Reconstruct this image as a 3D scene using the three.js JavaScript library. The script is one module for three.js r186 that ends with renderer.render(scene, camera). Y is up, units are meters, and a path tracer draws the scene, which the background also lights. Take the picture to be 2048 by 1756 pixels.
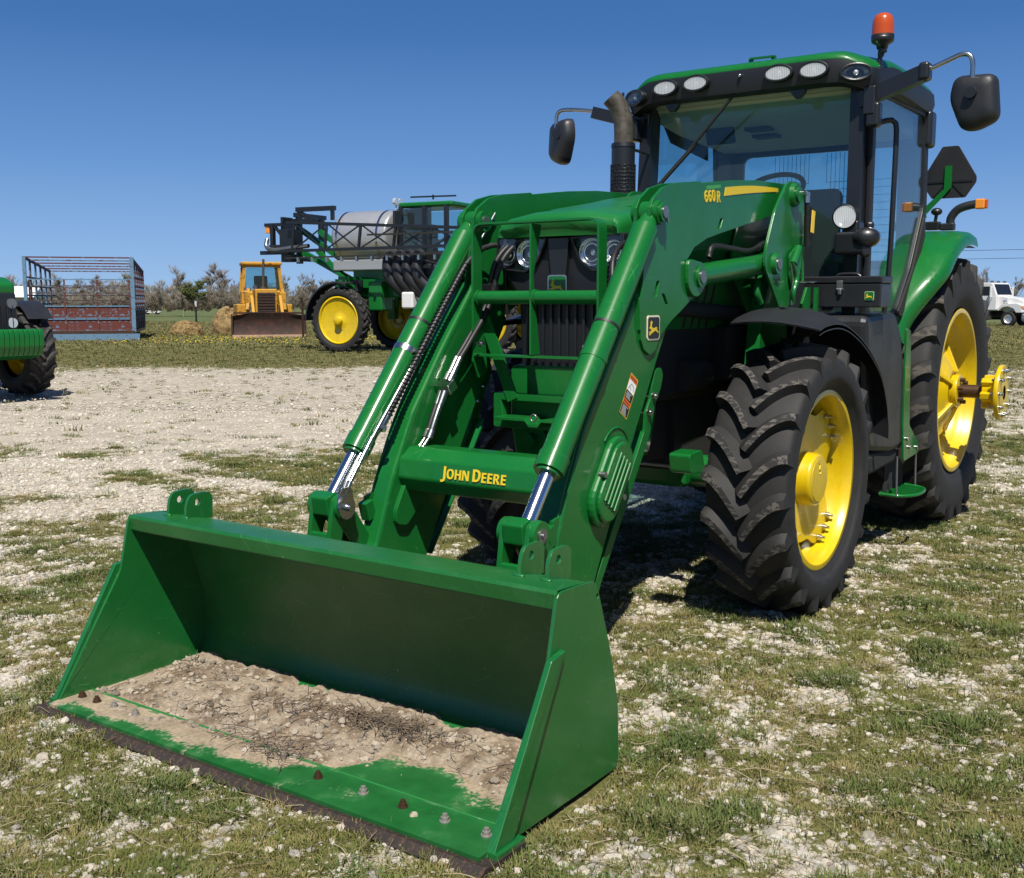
import * as THREE from 'three';
import { RoundedBoxGeometry } from 'three/addons/geometries/RoundedBoxGeometry.js';
import { TextGeometry } from 'three/addons/geometries/TextGeometry.js';
import { FontLoader } from 'three/addons/loaders/FontLoader.js';
import { mergeGeometries, toCreasedNormals } from 'three/addons/utils/BufferGeometryUtils.js';
import { createNoise2D, createNoise3D } from 'simplex-noise';

// ---------- camera, sky, sun, exposure ----------
const scene = new THREE.Scene();
const YAW = -0.6092, PITCH = 0.1255, CAM = new THREE.Vector3(2.785, 1.585, 5.464);
const camera = new THREE.PerspectiveCamera(43.67, 1024 / 878, 0.1, 4000);
camera.position.copy(CAM);
camera.lookAt(CAM.x + Math.sin(YAW) * Math.cos(PITCH), CAM.y - Math.sin(PITCH), CAM.z - Math.cos(YAW) * Math.cos(PITCH));
const renderer = new THREE.WebGLRenderer();
renderer.toneMapping = THREE.LinearToneMapping;
renderer.toneMappingExposure = 1.3;
renderer.shadowMap.enabled = true;

const SUN = new THREE.Vector3(0.38, 1, 0.51).normalize();
const sun = new THREE.DirectionalLight(new THREE.Color().setRGB(1, 0.95, 0.86), 5.0);
sun.position.copy(SUN).multiplyScalar(60);
sun.castShadow = true;
Object.assign(sun.shadow.camera, { left: -30, right: 30, top: 30, bottom: -30, near: 1, far: 160 });
sun.shadow.mapSize.set(4096, 4096);
scene.add(sun);

function makeSky() {
  const w = 512, h = 256, data = new Float32Array(w * h * 4);
  const stops = [[-90, 0.17, 0.2, 0.2], [-3, 0.24, 0.3, 0.34], [0, 0.36, 0.56, 0.84], [3, 0.255, 0.455, 0.78], [7, 0.142, 0.315, 0.655], [13, 0.064, 0.185, 0.47], [20, 0.036, 0.124, 0.365], [40, 0.022, 0.080, 0.26], [90, 0.017, 0.064, 0.215]];
  for (let j = 0; j < h; j++) {
    const el = ((j + 0.5) / h - 0.5) * 180;
    let k = 0; while (k < stops.length - 2 && el > stops[k + 1][0]) k++;
    const a = stops[k], b = stops[k + 1], t = Math.min(1, Math.max(0, (el - a[0]) / (b[0] - a[0])));
    for (let i = 0; i < w; i++) {
      const az = ((i + 0.5) / w - 0.5) * 2 * Math.PI, ce = Math.cos(el * Math.PI / 180);
      const dot = Math.cos(az) * ce * SUN.x + Math.sin(el * Math.PI / 180) * SUN.y + Math.sin(az) * ce * SUN.z;
      const halo = el > 0 ? 0.5 * Math.exp((dot - 1) * 24) + 0.12 * Math.exp((dot - 1) * 5) : 0;
      const o = (j * w + i) * 4;
      for (let c = 0; c < 3; c++) data[o + c] = 0.75 * (a[c + 1] + (b[c + 1] - a[c + 1]) * t) + 0.7 * halo * [1, 0.97, 0.9][c];
      data[o + 3] = 1;
    }
  }
  const t = new THREE.DataTexture(data, w, h, THREE.RGBAFormat, THREE.FloatType);
  t.mapping = THREE.EquirectangularReflectionMapping; t.magFilter = t.minFilter = THREE.LinearFilter; t.wrapS = THREE.RepeatWrapping; t.needsUpdate = true;
  return t;
}
scene.background = makeSky();
scene.environment = scene.background;

// ---------- helpers ----------
function rng(seed) { let s = seed | 0; return () => { s = (s + 0x6d2b79f5) | 0; let t = Math.imul(s ^ (s >>> 15), 1 | s); t = (t + Math.imul(t ^ (t >>> 7), 61 | t)) ^ t; return ((t ^ (t >>> 14)) >>> 0) / 4294967296; }; }
const N2 = createNoise2D(rng(11)), N3 = createNoise3D(rng(12));
const fbm = (x, y, o = 4) => { let a = 0, k = 0.5, f = 1; for (let i = 0; i < o; i++) { a += k * N2(x * f + i * 17.3, y * f - i * 9.1); k *= 0.5; f *= 2.03; } return a; };
const clamp = (v, a = 0, b = 1) => Math.min(b, Math.max(a, v)), lerp = (a, b, t) => a + (b - a) * t;
const smooth = (a, b, v) => { const t = clamp((v - a) / (b - a)); return t * t * (3 - 2 * t); };
const V = (a) => new THREE.Vector3(a[0], a[1], a[2]);
const RIGHT = [Math.cos(YAW), Math.sin(YAW)], FWD = [Math.sin(YAW), -Math.cos(YAW)];
const at = (s, d) => [CAM.x + RIGHT[0] * s + FWD[0] * d, CAM.z + RIGHT[1] * s + FWD[1] * d];   // metres to the right of / away from where the photographer stood
const sd = (x, z) => [(x - CAM.x) * RIGHT[0] + (z - CAM.z) * RIGHT[1], (x - CAM.x) * FWD[0] + (z - CAM.z) * FWD[1]];
const lin = (r, g, b) => new THREE.Color().setRGB(r, g, b);

function turn(g, x, y, z, rx = 0, ry = 0, rz = 0) { if (rx) g.rotateX(rx); if (ry) g.rotateY(ry); if (rz) g.rotateZ(rz); return g.translate(x, y, z); }
const bx = (w, h, d, x, y, z, rx, ry, rz) => turn(new THREE.BoxGeometry(w, h, d), x, y, z, rx, ry, rz);
const rb = (w, h, d, r, x, y, z, rx, ry, rz) => turn(new RoundedBoxGeometry(w, h, d, 2, Math.min(r, w / 2.01, h / 2.01, d / 2.01)), x, y, z, rx, ry, rz);
function cyl(p, q, r1, r2 = r1, seg = 20, open = false) {
  const a = V(p), b = V(q), d = b.clone().sub(a), g = new THREE.CylinderGeometry(r2, r1, d.length(), seg, 1, open);
  g.applyQuaternion(new THREE.Quaternion().setFromUnitVectors(new THREE.Vector3(0, 1, 0), d.normalize()));
  return g.translate((a.x + b.x) / 2, (a.y + b.y) / 2, (a.z + b.z) / 2);
}
const tube = (pts, r, seg = 24, rad = 8, tension = 0.5) => new THREE.TubeGeometry(new THREE.CatmullRomCurve3(pts.map(V), false, 'catmullrom', tension), seg, r, rad);
const poly = (pts, r, rad = 8) => pts.slice(1).map((p, i) => cyl(pts[i], p, r, r, rad));
function bar(p, q, w, h) { // box beam between two points, w across, h upright
  const a = V(p), b = V(q), d = b.clone().sub(a), g = new THREE.BoxGeometry(w, h, d.length());
  const m = new THREE.Matrix4().lookAt(b, a, Math.abs(d.y) > 0.98 * d.length() ? new THREE.Vector3(1, 0, 0) : new THREE.Vector3(0, 1, 0));
  return g.applyMatrix4(m).translate((a.x + b.x) / 2, (a.y + b.y) / 2, (a.z + b.z) / 2);
}
function shapeOf(pts, holes = []) {
  const s = new THREE.Shape(pts.map(([a, b]) => new THREE.Vector2(a, b)));
  for (const h of holes) s.holes.push(new THREE.Path(h.map(([a, b]) => new THREE.Vector2(a, b))));
  return s;
}
function extr(shape, depth, bev) {
  return new THREE.ExtrudeGeometry(shape, { depth: depth - 2 * bev, bevelEnabled: bev > 0, bevelThickness: bev, bevelSize: bev, bevelOffset: -bev, bevelSegments: 2, curveSegments: 12 }).translate(0, 0, bev);
}
const exX = (pts, x0, x1, bev = 0.003, holes) => extr(shapeOf(pts, holes), x1 - x0, bev).rotateY(-Math.PI / 2).translate(x1, 0, 0);   // outline in (z, y)
const exY = (pts, y0, y1, bev = 0.003, holes) => extr(shapeOf(pts.map(([x, z]) => [x, -z]), holes), y1 - y0, bev).rotateX(-Math.PI / 2).translate(0, y0, 0);   // outline in (x, z)
const exZ = (pts, z0, z1, bev = 0.003, holes) => extr(shapeOf(pts, holes), z1 - z0, bev).translate(0, 0, z0);   // outline in (x, y)
const lathX = (prof, seg = 48) => new THREE.LatheGeometry(prof.map(([r, x]) => new THREE.Vector2(r, x)), seg).rotateZ(-Math.PI / 2);   // profile of (radius, x)
const circ = (cx, cy, r, n = 24) => Array.from({ length: n }, (_, i) => [cx + r * Math.cos(i / n * 2 * Math.PI), cy + r * Math.sin(i / n * 2 * Math.PI)]);
const oval = (cx, cy, a, b, n = 28) => Array.from({ length: n }, (_, i) => [cx + a * Math.cos(i / n * 2 * Math.PI), cy + b * Math.sin(i / n * 2 * Math.PI)]);
function roundPoly(pts, r, n = 4) { // corners of an outline rounded off
  const out = [], k = pts.length;
  for (let i = 0; i < k; i++) {
    const p = pts[i], a = pts[(i + k - 1) % k], b = pts[(i + 1) % k], rr = Array.isArray(r) ? r[i] : r;
    const la = Math.hypot(a[0] - p[0], a[1] - p[1]), lb = Math.hypot(b[0] - p[0], b[1] - p[1]), t = Math.min(rr, la / 2.05, lb / 2.05);
    if (t < 1e-4) { out.push(p); continue; }
    const A = [p[0] + (a[0] - p[0]) * t / la, p[1] + (a[1] - p[1]) * t / la], B = [p[0] + (b[0] - p[0]) * t / lb, p[1] + (b[1] - p[1]) * t / lb];
    for (let j = 0; j <= n; j++) { const u = j / n; out.push([lerp(lerp(A[0], p[0], u), lerp(p[0], B[0], u), u), lerp(lerp(A[1], p[1], u), lerp(p[1], B[1], u), u)]); }
  }
  return out;
}
function grid(rows, crease = 0.6) { // surface through rows of points, smooth but for creases
  const m = rows[0].length, pos = [], idx = [];
  rows.forEach((r) => r.forEach((p) => pos.push(p[0], p[1], p[2])));
  for (let i = 0; i < rows.length - 1; i++) for (let j = 0; j < m - 1; j++) { const a = i * m + j, b = a + 1, c = a + m, d = c + 1; idx.push(a, b, c, b, d, c); }
  const g = new THREE.BufferGeometry(); g.setAttribute('position', new THREE.Float32BufferAttribute(pos, 3)); g.setIndex(idx);
  return toCreasedNormals(g, crease);
}
const flip = (g) => { const h = (g.index ? g.toNonIndexed() : g).scale(-1, 1, 1), p = h.attributes.position, n = h.attributes.normal; for (const a of [p, n, h.attributes.uv]) if (a) for (let i = 0; i < a.count; i += 3) for (let c = 0; c < a.itemSize; c++) { const t = a.array[(i + 1) * a.itemSize + c]; a.array[(i + 1) * a.itemSize + c] = a.array[(i + 2) * a.itemSize + c]; a.array[(i + 2) * a.itemSize + c] = t; } return h; };
function clean(g) {
  const own = g.userData.ownUV, h = g.index ? g.toNonIndexed() : g; h.userData.ownUV = own;
  if (!h.attributes.normal) h.computeVertexNormals();
  for (const k of Object.keys(h.attributes)) if (!['position', 'normal', 'uv', 'color'].includes(k)) h.deleteAttribute(k);
  if (!h.userData.ownUV) { // uv in metres from the face's main direction
    const p = h.attributes.position.array, uv = new Float32Array(p.length / 3 * 2);
    for (let i = 0; i < p.length; i += 9) {
      const ux = p[i + 3] - p[i], uy = p[i + 4] - p[i + 1], uz = p[i + 5] - p[i + 2], vx = p[i + 6] - p[i], vy = p[i + 7] - p[i + 1], vz = p[i + 8] - p[i + 2];
      const nx = Math.abs(uy * vz - uz * vy), ny = Math.abs(uz * vx - ux * vz), nz = Math.abs(ux * vy - uy * vx);
      const [a, b] = nx >= ny && nx >= nz ? [2, 1] : ny >= nz ? [0, 2] : [0, 1];
      for (let k = 0; k < 3; k++) { uv[(i / 3 + k) * 2] = p[i + k * 3 + a]; uv[(i / 3 + k) * 2 + 1] = p[i + k * 3 + b]; }
    }
    h.setAttribute('uv', new THREE.BufferAttribute(uv, 2));
  }
  h.morphAttributes = {}; h.groups = [];
  return h;
}
const ownUV = (g) => { g.userData.ownUV = true; return g; };
const join = (list) => { const l = list.flat(3).map(clean); return l.length === 1 ? l[0] : mergeGeometries(l); };
const taken = {};
function numbered(name) { const n = taken[name] = (taken[name] ?? -1) + 1; return n ? name + '_' + String(n).padStart(3, '0') : name; }
function part(parent, name, list, mat, label) {
  const m = new THREE.Mesh(list.isBufferGeometry ? clean(list) : join(list), mat); m.name = name; m.castShadow = m.receiveShadow = true;
  if (label) m.userData.label = label;
  parent.add(m); return m;
}
function sub(parent, name, label) { const g = new THREE.Group(); g.name = name; if (label) g.userData.label = label; parent.add(g); return g; }
function thing(name, label, category, pos = [0, 0, 0], ry = 0, group) {
  const o = new THREE.Group(); o.name = numbered(name); o.position.set(...pos); o.rotation.y = ry; o.userData = { label, category }; if (group) o.userData.group = group; scene.add(o); return o;
}
function top(o, name, data) { o.name = numbered(name); o.userData = data; o.castShadow = o.receiveShadow = true; scene.add(o); return o; }

// ---------- textures and materials ----------
function tex(w, h, fn, srgb = true, rx = 1, ry = rx) { // fn(u, v, x, y) gives r, g, b in 0..1
  const d = new Uint8Array(w * h * 4);
  for (let j = 0, o = 0; j < h; j++) for (let i = 0; i < w; i++, o += 4) { const c = fn(i / w, j / h, i, j); d[o] = clamp(c[0]) * 255; d[o + 1] = clamp(c[1]) * 255; d[o + 2] = clamp(c[2]) * 255; d[o + 3] = 255; }
  const t = new THREE.DataTexture(d, w, h); t.wrapS = t.wrapT = THREE.RepeatWrapping; t.magFilter = THREE.LinearFilter; t.minFilter = THREE.LinearMipmapLinearFilter; t.repeat.set(rx, ry);
  if (srgb) t.colorSpace = THREE.SRGBColorSpace; t.needsUpdate = true; return t;
}
const grey = (v) => [v, v, v];
const tn = (u, v, f, o = 4, k = 0) => { // noise that tiles over 0..1
  const a = u * 2 * Math.PI, b = v * 2 * Math.PI; let s = 0, w = 0.5, q = f / 6.283;
  for (let i = 0; i < o; i++) { s += w * (N3(Math.cos(a) * q + k + i * 5, Math.sin(a) * q, Math.cos(b) * q * 1.1 + 7) + N3(Math.sin(b) * q + 3 * k, Math.cos(b) * q + 9, Math.sin(a) * q + i)) * 0.6; w *= 0.5; q *= 2; } return s;
};
const wearMap = tex(512, 512, (u, v) => { const n = tn(u, v, 5, 4), f = tn(u, v, 60, 2, 4); return grey(0.93 + 0.05 * n + 0.05 * f); }, true, 0.9);
const roughMap = tex(512, 512, (u, v) => grey(0.72 + 0.22 * tn(u, v, 6, 5, 2) + 0.1 * tn(u, v, 70, 2, 6)), false, 0.8);
const grainMap = tex(512, 512, (u, v) => grey(0.5 + 0.35 * tn(u, v, 90, 3, 3)), false, 3);
const P = (o) => new THREE.MeshPhysicalMaterial(o), S = (o) => new THREE.MeshStandardMaterial(o);
function paintTex(base, seed, dust, lines, chips) { // paint with a film of dust in patches, fine scuffs and a few chips
  const n = 1024, c = document.createElement('canvas'); c.width = c.height = n; const x = c.getContext('2d'), im = x.createImageData(n, n), r = rng(seed);
  for (let j = 0, o = 0; j < n; j++) for (let i = 0; i < n; i++, o += 4) { const u = i / n, v = j / n, a = tn(u, v, 5, 4, seed), f = tn(u, v, 110, 2, seed + 3), k = dust * (smooth(-0.1, 0.5, a + 0.3 * f) + 0.25), m = 1 + 0.05 * a + 0.05 * f; for (let q = 0; q < 3; q++) im.data[o + q] = clamp(lerp(base[q] * m, [128, 124, 100][q], k), 0, 255); im.data[o + 3] = 255; }
  x.putImageData(im, 0, 0); x.lineCap = 'round';
  for (let i = 0; i < lines; i++) { const a = r() * 6.283, L = 8 + 90 * r() * r(), px = r() * n, py = r() * n; x.strokeStyle = r() < 0.6 ? `rgba(185,200,175,${0.06 + 0.2 * r()})` : `rgba(0,20,5,${0.08 + 0.2 * r()})`; x.lineWidth = 0.6 + r() * 1.2; x.beginPath(); x.moveTo(px, py); x.quadraticCurveTo(px + Math.cos(a) * L * 0.5 + 4 * r(), py + Math.sin(a) * L * 0.5, px + Math.cos(a) * L, py + Math.sin(a) * L); x.stroke(); }
  for (let i = 0; i < chips; i++) { x.fillStyle = r() < 0.5 ? 'rgba(95,62,44,0.8)' : 'rgba(150,160,150,0.6)'; x.beginPath(); x.ellipse(r() * n, r() * n, 0.8 + 3 * r() * r(), 0.8 + 2 * r() * r(), r() * 3, 0, 6.3); x.fill(); }
  const t = new THREE.CanvasTexture(c); t.colorSpace = THREE.SRGBColorSpace; t.wrapS = t.wrapT = THREE.RepeatWrapping; t.repeat.set(0.6, 0.6); return t;
}
const WHITE = lin(1, 1, 1);
const M = {
  green: P({ color: WHITE, map: paintTex([17, 98, 39], 3, 0.035, 160, 60), roughness: 0.5, roughnessMap: roughMap, specularIntensity: 0.4, clearcoat: 0.45, clearcoatRoughness: 0.12 }),
  hood: P({ color: WHITE, map: paintTex([19, 103, 43], 8, 0.06, 60, 0), roughness: 0.55, roughnessMap: roughMap, specularIntensity: 0.6, clearcoat: 0.35, clearcoatRoughness: 0.25 }),
  bucket: P({ color: WHITE, map: paintTex([17, 95, 39], 14, 0.075, 520, 160), roughness: 0.5, roughnessMap: roughMap, clearcoat: 0.7, clearcoatRoughness: 0.2 }),
  yellow: P({ color: lin(0.72, 0.50, 0.003), map: wearMap, roughness: 0.45, roughnessMap: roughMap, clearcoat: 0.5, clearcoatRoughness: 0.2 }),
  decal: S({ color: lin(0.70, 0.50, 0.02), roughness: 0.5 }),
  black: P({ color: lin(0.012, 0.013, 0.016), roughness: 0.55, roughnessMap: roughMap, clearcoat: 0.15, clearcoatRoughness: 0.4 }),
  plastic: S({ color: lin(0.016, 0.017, 0.020), roughness: 0.62, roughnessMap: roughMap, bumpMap: grainMap, bumpScale: 0.0004 }),
  gloss: P({ color: lin(0.008, 0.009, 0.011), roughness: 0.42, clearcoat: 0.3, clearcoatRoughness: 0.2 }),
  visor: S({ color: lin(0.008, 0.009, 0.012), roughness: 0.5 }),
  matt: S({ color: lin(0.014, 0.014, 0.014), roughness: 0.85 }),
  hose: S({ color: lin(0.011, 0.011, 0.012), roughness: 0.5 }),
  chrome: S({ color: lin(0.62, 0.63, 0.65), metalness: 1, roughness: 0.16 }),
  zinc: S({ color: lin(0.50, 0.50, 0.49), metalness: 1, roughness: 0.38, roughnessMap: roughMap }),
  steel: S({ color: lin(0.30, 0.30, 0.30), metalness: 0.9, roughness: 0.5, roughnessMap: roughMap }),
  silver: S({ color: lin(0.78, 0.79, 0.80), metalness: 0.6, roughness: 0.25 }),
  white: P({ color: lin(0.66, 0.66, 0.65), roughness: 0.4, clearcoat: 0.5, clearcoatRoughness: 0.2 }),
  pipe: S({ color: lin(0.165, 0.158, 0.145), metalness: 0.3, roughness: 0.55, map: tex(256, 256, (u, v) => { const n = 0.72 + 0.25 * tn(u, v, 7, 4, 8); return [n, n * 0.96, n * 0.9]; }, true, 3) }),
  headliner: S({ color: lin(0.40, 0.38, 0.33), roughness: 0.9 }),
  interior: S({ color: lin(0.025, 0.025, 0.026), roughness: 0.8 }),
  seat: S({ color: lin(0.028, 0.03, 0.034), roughness: 0.9 }),
  glass: P({ color: lin(0.76, 0.89, 0.91), transmission: 0.985, thickness: 0, roughness: 0.02, ior: 1.5 }),
  lens: P({ color: lin(0.95, 0.96, 0.97), transmission: 1, thickness: 0, roughness: 0.06, ior: 1.45 }),
  amber: P({ color: lin(0.66, 0.10, 0.01), transmission: 0.35, thickness: 0, roughness: 0.25, clearcoat: 0.6 }),
  orange: P({ color: lin(0.75, 0.26, 0.02), roughness: 0.3, clearcoat: 0.5 }),
  rubber: S({ color: lin(0.020, 0.020, 0.021), roughness: 0.72, map: tex(512, 512, (u, v) => { const n = 0.86 + 0.16 * tn(u, v, 8, 4, 1) + 0.1 * tn(u, v, 70, 2, 5); return [n, n * 0.985, n * 0.96]; }, true, 1.3), bumpMap: grainMap, bumpScale: 0.0006 }),
  shaft: S({ color: lin(0.10, 0.055, 0.035), metalness: 0.6, roughness: 0.6, roughnessMap: roughMap }),
};
const mudMap = tex(512, 512, (u, v) => { const n = tn(u, v, 14, 5, 3), f = tn(u, v, 80, 2, 2), m = smooth(-0.06, 0.22, n + 0.35 * f), d = 0.55 + 0.12 * f; return [lerp(0.26, d, m), lerp(0.258, d * 0.955, m), lerp(0.256, d * 0.89, m)]; }, true, 2.2);
M.tread = S({ color: lin(0.36, 0.36, 0.365), roughness: 0.9, map: mudMap, bumpMap: grainMap, bumpScale: 0.002 });
const darkMud = tex(512, 512, (u, v) => { const n = tn(u, v, 10, 4, 5), f = tn(u, v, 80, 2, 9), m = smooth(-0.15, 0.25, n + 0.4 * f); return [lerp(0.28, 0.47, m), lerp(0.275, 0.44, m), lerp(0.27, 0.40, m)]; }, true, 1.6);
M.treadRear = S({ color: lin(0.42, 0.42, 0.42), roughness: 0.9, map: darkMud, bumpMap: grainMap, bumpScale: 0.002 });
const rustMap = tex(512, 512, (u, v) => { const n = tn(u, v, 22, 5, 1), f = tn(u, v, 90, 3, 2), m = smooth(-0.1, 0.5, n + 0.6 * f); return [lerp(0.21, 0.37, m), lerp(0.185, 0.275, m), lerp(0.17, 0.22, m)]; }, true, 3);
M.edge = S({ color: lin(0.8, 0.8, 0.8), map: rustMap, roughness: 0.7, metalness: 0.25 });
const font = await new FontLoader().loadAsync('fonts/droid/droid_sans_bold.typeface.json');
function text(str, size, depth, spacing = 0) { // letters one after the other, lying in x, y
  let x = 0; const out = [];
  for (const c of str) { if (c === ' ') { x += size * 0.32; continue; } const g = new TextGeometry(c, { font, size, depth, curveSegments: 5, bevelEnabled: false }); g.computeBoundingBox(); g.translate(x - g.boundingBox.min.x, 0, 0); x += g.boundingBox.max.x - g.boundingBox.min.x + size * (0.12 + spacing); out.push(g); }
  return [out, x];
}
function setOn(list, origin, right, up) { // lay x, y artwork on a surface
  const r = V(right).normalize(), u = V(up).normalize(), n = r.clone().cross(u), m = new THREE.Matrix4().makeBasis(r, u, n).setPosition(V(origin));
  return list.flat(3).map((g) => g.applyMatrix4(m));
}
// leaping-deer emblem: a unit drawing about 1 wide, in x, y
const DEER = [[0.02, 0.36], [0.10, 0.40], [0.14, 0.50], [0.10, 0.60], [0.16, 0.56], [0.18, 0.66], [0.21, 0.56], [0.28, 0.66], [0.26, 0.54], [0.34, 0.60], [0.29, 0.50], [0.25, 0.46], [0.27, 0.38], [0.36, 0.33], [0.60, 0.30], [0.74, 0.33], [0.84, 0.30], [0.80, 0.24], [0.88, 0.14], [1.0, 0.08], [0.98, 0.04], [0.84, 0.08], [0.70, 0.17], [0.56, 0.17], [0.40, 0.14], [0.30, 0.10], [0.16, 0.10], [0.10, 0.03], [0.06, 0.05], [0.12, 0.14], [0.02, 0.14], [0.0, 0.02], [-0.04, 0.03], [-0.03, 0.19], [0.18, 0.20], [0.16, 0.30], [0.10, 0.33], [0.03, 0.31]];
function emblem(parent, origin, right, up, w, h, field, deerMat, rim, tilt = 0) { // shield with a leaping deer
  const sh = roundPoly([[-w / 2, -h * 0.42], [-w * 0.40, -h / 2], [w * 0.40, -h / 2], [w / 2, -h * 0.42], [w / 2, h * 0.42], [w * 0.42, h / 2], [-w * 0.42, h / 2], [-w / 2, h * 0.42]], w * 0.12);
  const inner = sh.map(([x, y]) => [x * 0.88, y * (1 - 0.12 * w / h)]);
  const b = part(parent, 'emblem', setOn([extr(shapeOf(sh), 0.003, 0)], origin, right, up), rim);
  const o2 = V(origin).add(V(right).normalize().cross(V(up).normalize()).multiplyScalar(0.002)).toArray();
  part(b, 'shield', setOn([extr(shapeOf(inner), 0.003, 0)], o2, right, up), field);
  const o3 = V(origin).add(V(right).normalize().cross(V(up).normalize()).multiplyScalar(0.0042)).toArray(), k = w * 0.72;
  part(b, 'deer', setOn([extr(shapeOf(DEER.map(([x, y]) => [(x - 0.5) * k, (y - 0.32) * k * (h > w * 1.3 ? 1.75 : 1.15)])), 0.002, 0).rotateZ(tilt)], o3, right, up), deerMat);
  return b;
}
// dirt left in the bucket: how much of the floor it covers at (x, z)
function bucketDirt(x, z) {
  const front = x < 0.15 ? lerp(3.06, 3.02, smooth(-0.9, 0.1, x)) : lerp(2.97, 2.70, smooth(0.15, 0.45, x)) + 0.08 * smooth(0.55, 0.95, x);
  const bare = 0.9 * Math.exp(-(((x + 0.70) / 0.20) ** 2 + ((z - 2.95) / 0.045) ** 2)) + 0.45 * Math.exp(-(((x - 0.0) / 0.16) ** 2 + ((z - 2.80) / 0.05) ** 2));
  return smooth(0.11, -0.10, z - front) * 1.15 - bare + 0.42 * fbm(x * 3.2 + 4, z * 3.2) + 0.12 * fbm(x * 16, z * 16 + 9, 3) - 0.14;
}
const floorMap = tex(1024, 384, (u, v) => {
  const x = u * 2.1 - 1.05, z = 2.48 + v * 0.64, d = bucketDirt(x, z), f = fbm(x * 40, z * 40, 3), n = fbm(x * 6, z * 6, 4), m = smooth(0.02, 0.30, d + 0.22 * f + 0.12 * n), haze = 0.22 * smooth(-0.1, 0.3, d + n * 0.5);
  const g = [0.085 + 0.03 * n, 0.355 + 0.05 * n, 0.15 + 0.03 * n], t = 0.58 + 0.09 * f + 0.10 * n, mud = [t, t * 0.90, t * 0.76], k = Math.max(m, haze);
  return [lerp(g[0], mud[0], k), lerp(g[1], mud[1], k), lerp(g[2], mud[2], k)];
});
floorMap.wrapS = floorMap.wrapT = THREE.ClampToEdgeWrapping;
M.bucketFloor = P({ map: floorMap, roughness: 0.75, roughnessMap: roughMap, clearcoat: 0.1, clearcoatRoughness: 0.4 });
M.bucketBack = P({ color: WHITE, roughness: 0.6, roughnessMap: roughMap, clearcoat: 0.25, clearcoatRoughness: 0.3, map: paintTex([17, 92, 36], 21, 0.13, 700, 240) });
M.bucketEdge = P({ color: lin(1, 1, 1), roughness: 0.6, clearcoat: 0.2, clearcoatRoughness: 0.3, map: tex(1024, 128, (u, v) => { const n = tn(u, v, 12, 4, 2), f = tn(u, v, 90, 2, 2), s = smooth(0.22, 0.5, n + 0.4 * f), r = smooth(0.45, 0.6, tn(u, v, 30, 3, 8)); const c = [lerp(0.10, 0.42, s), lerp(0.42, 0.50, s), lerp(0.18, 0.36, s)]; return [lerp(c[0], 0.36, r), lerp(c[1], 0.25, r), lerp(c[2], 0.17, r)]; }, true, 0.5, 6) });
M.boltTop = S({ color: lin(0.34, 0.32, 0.29), metalness: 0.6, roughness: 0.55 });
M.lampLens = P({ color: lin(0.93, 0.95, 0.97), transmission: 0.6, thickness: 0, roughness: 0.35, bumpMap: tex(128, 128, (u) => grey(0.5 + 0.5 * Math.sin(u * 2 * Math.PI * 8)), false, 12), bumpScale: 0.002 });
M.bright = S({ color: lin(0.92, 0.92, 0.92), metalness: 1, roughness: 0.2 });
M.lampBowl = P({ color: lin(0.6, 0.61, 0.62), roughness: 0.25, clearcoat: 0.9, clearcoatRoughness: 0.04 });
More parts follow.
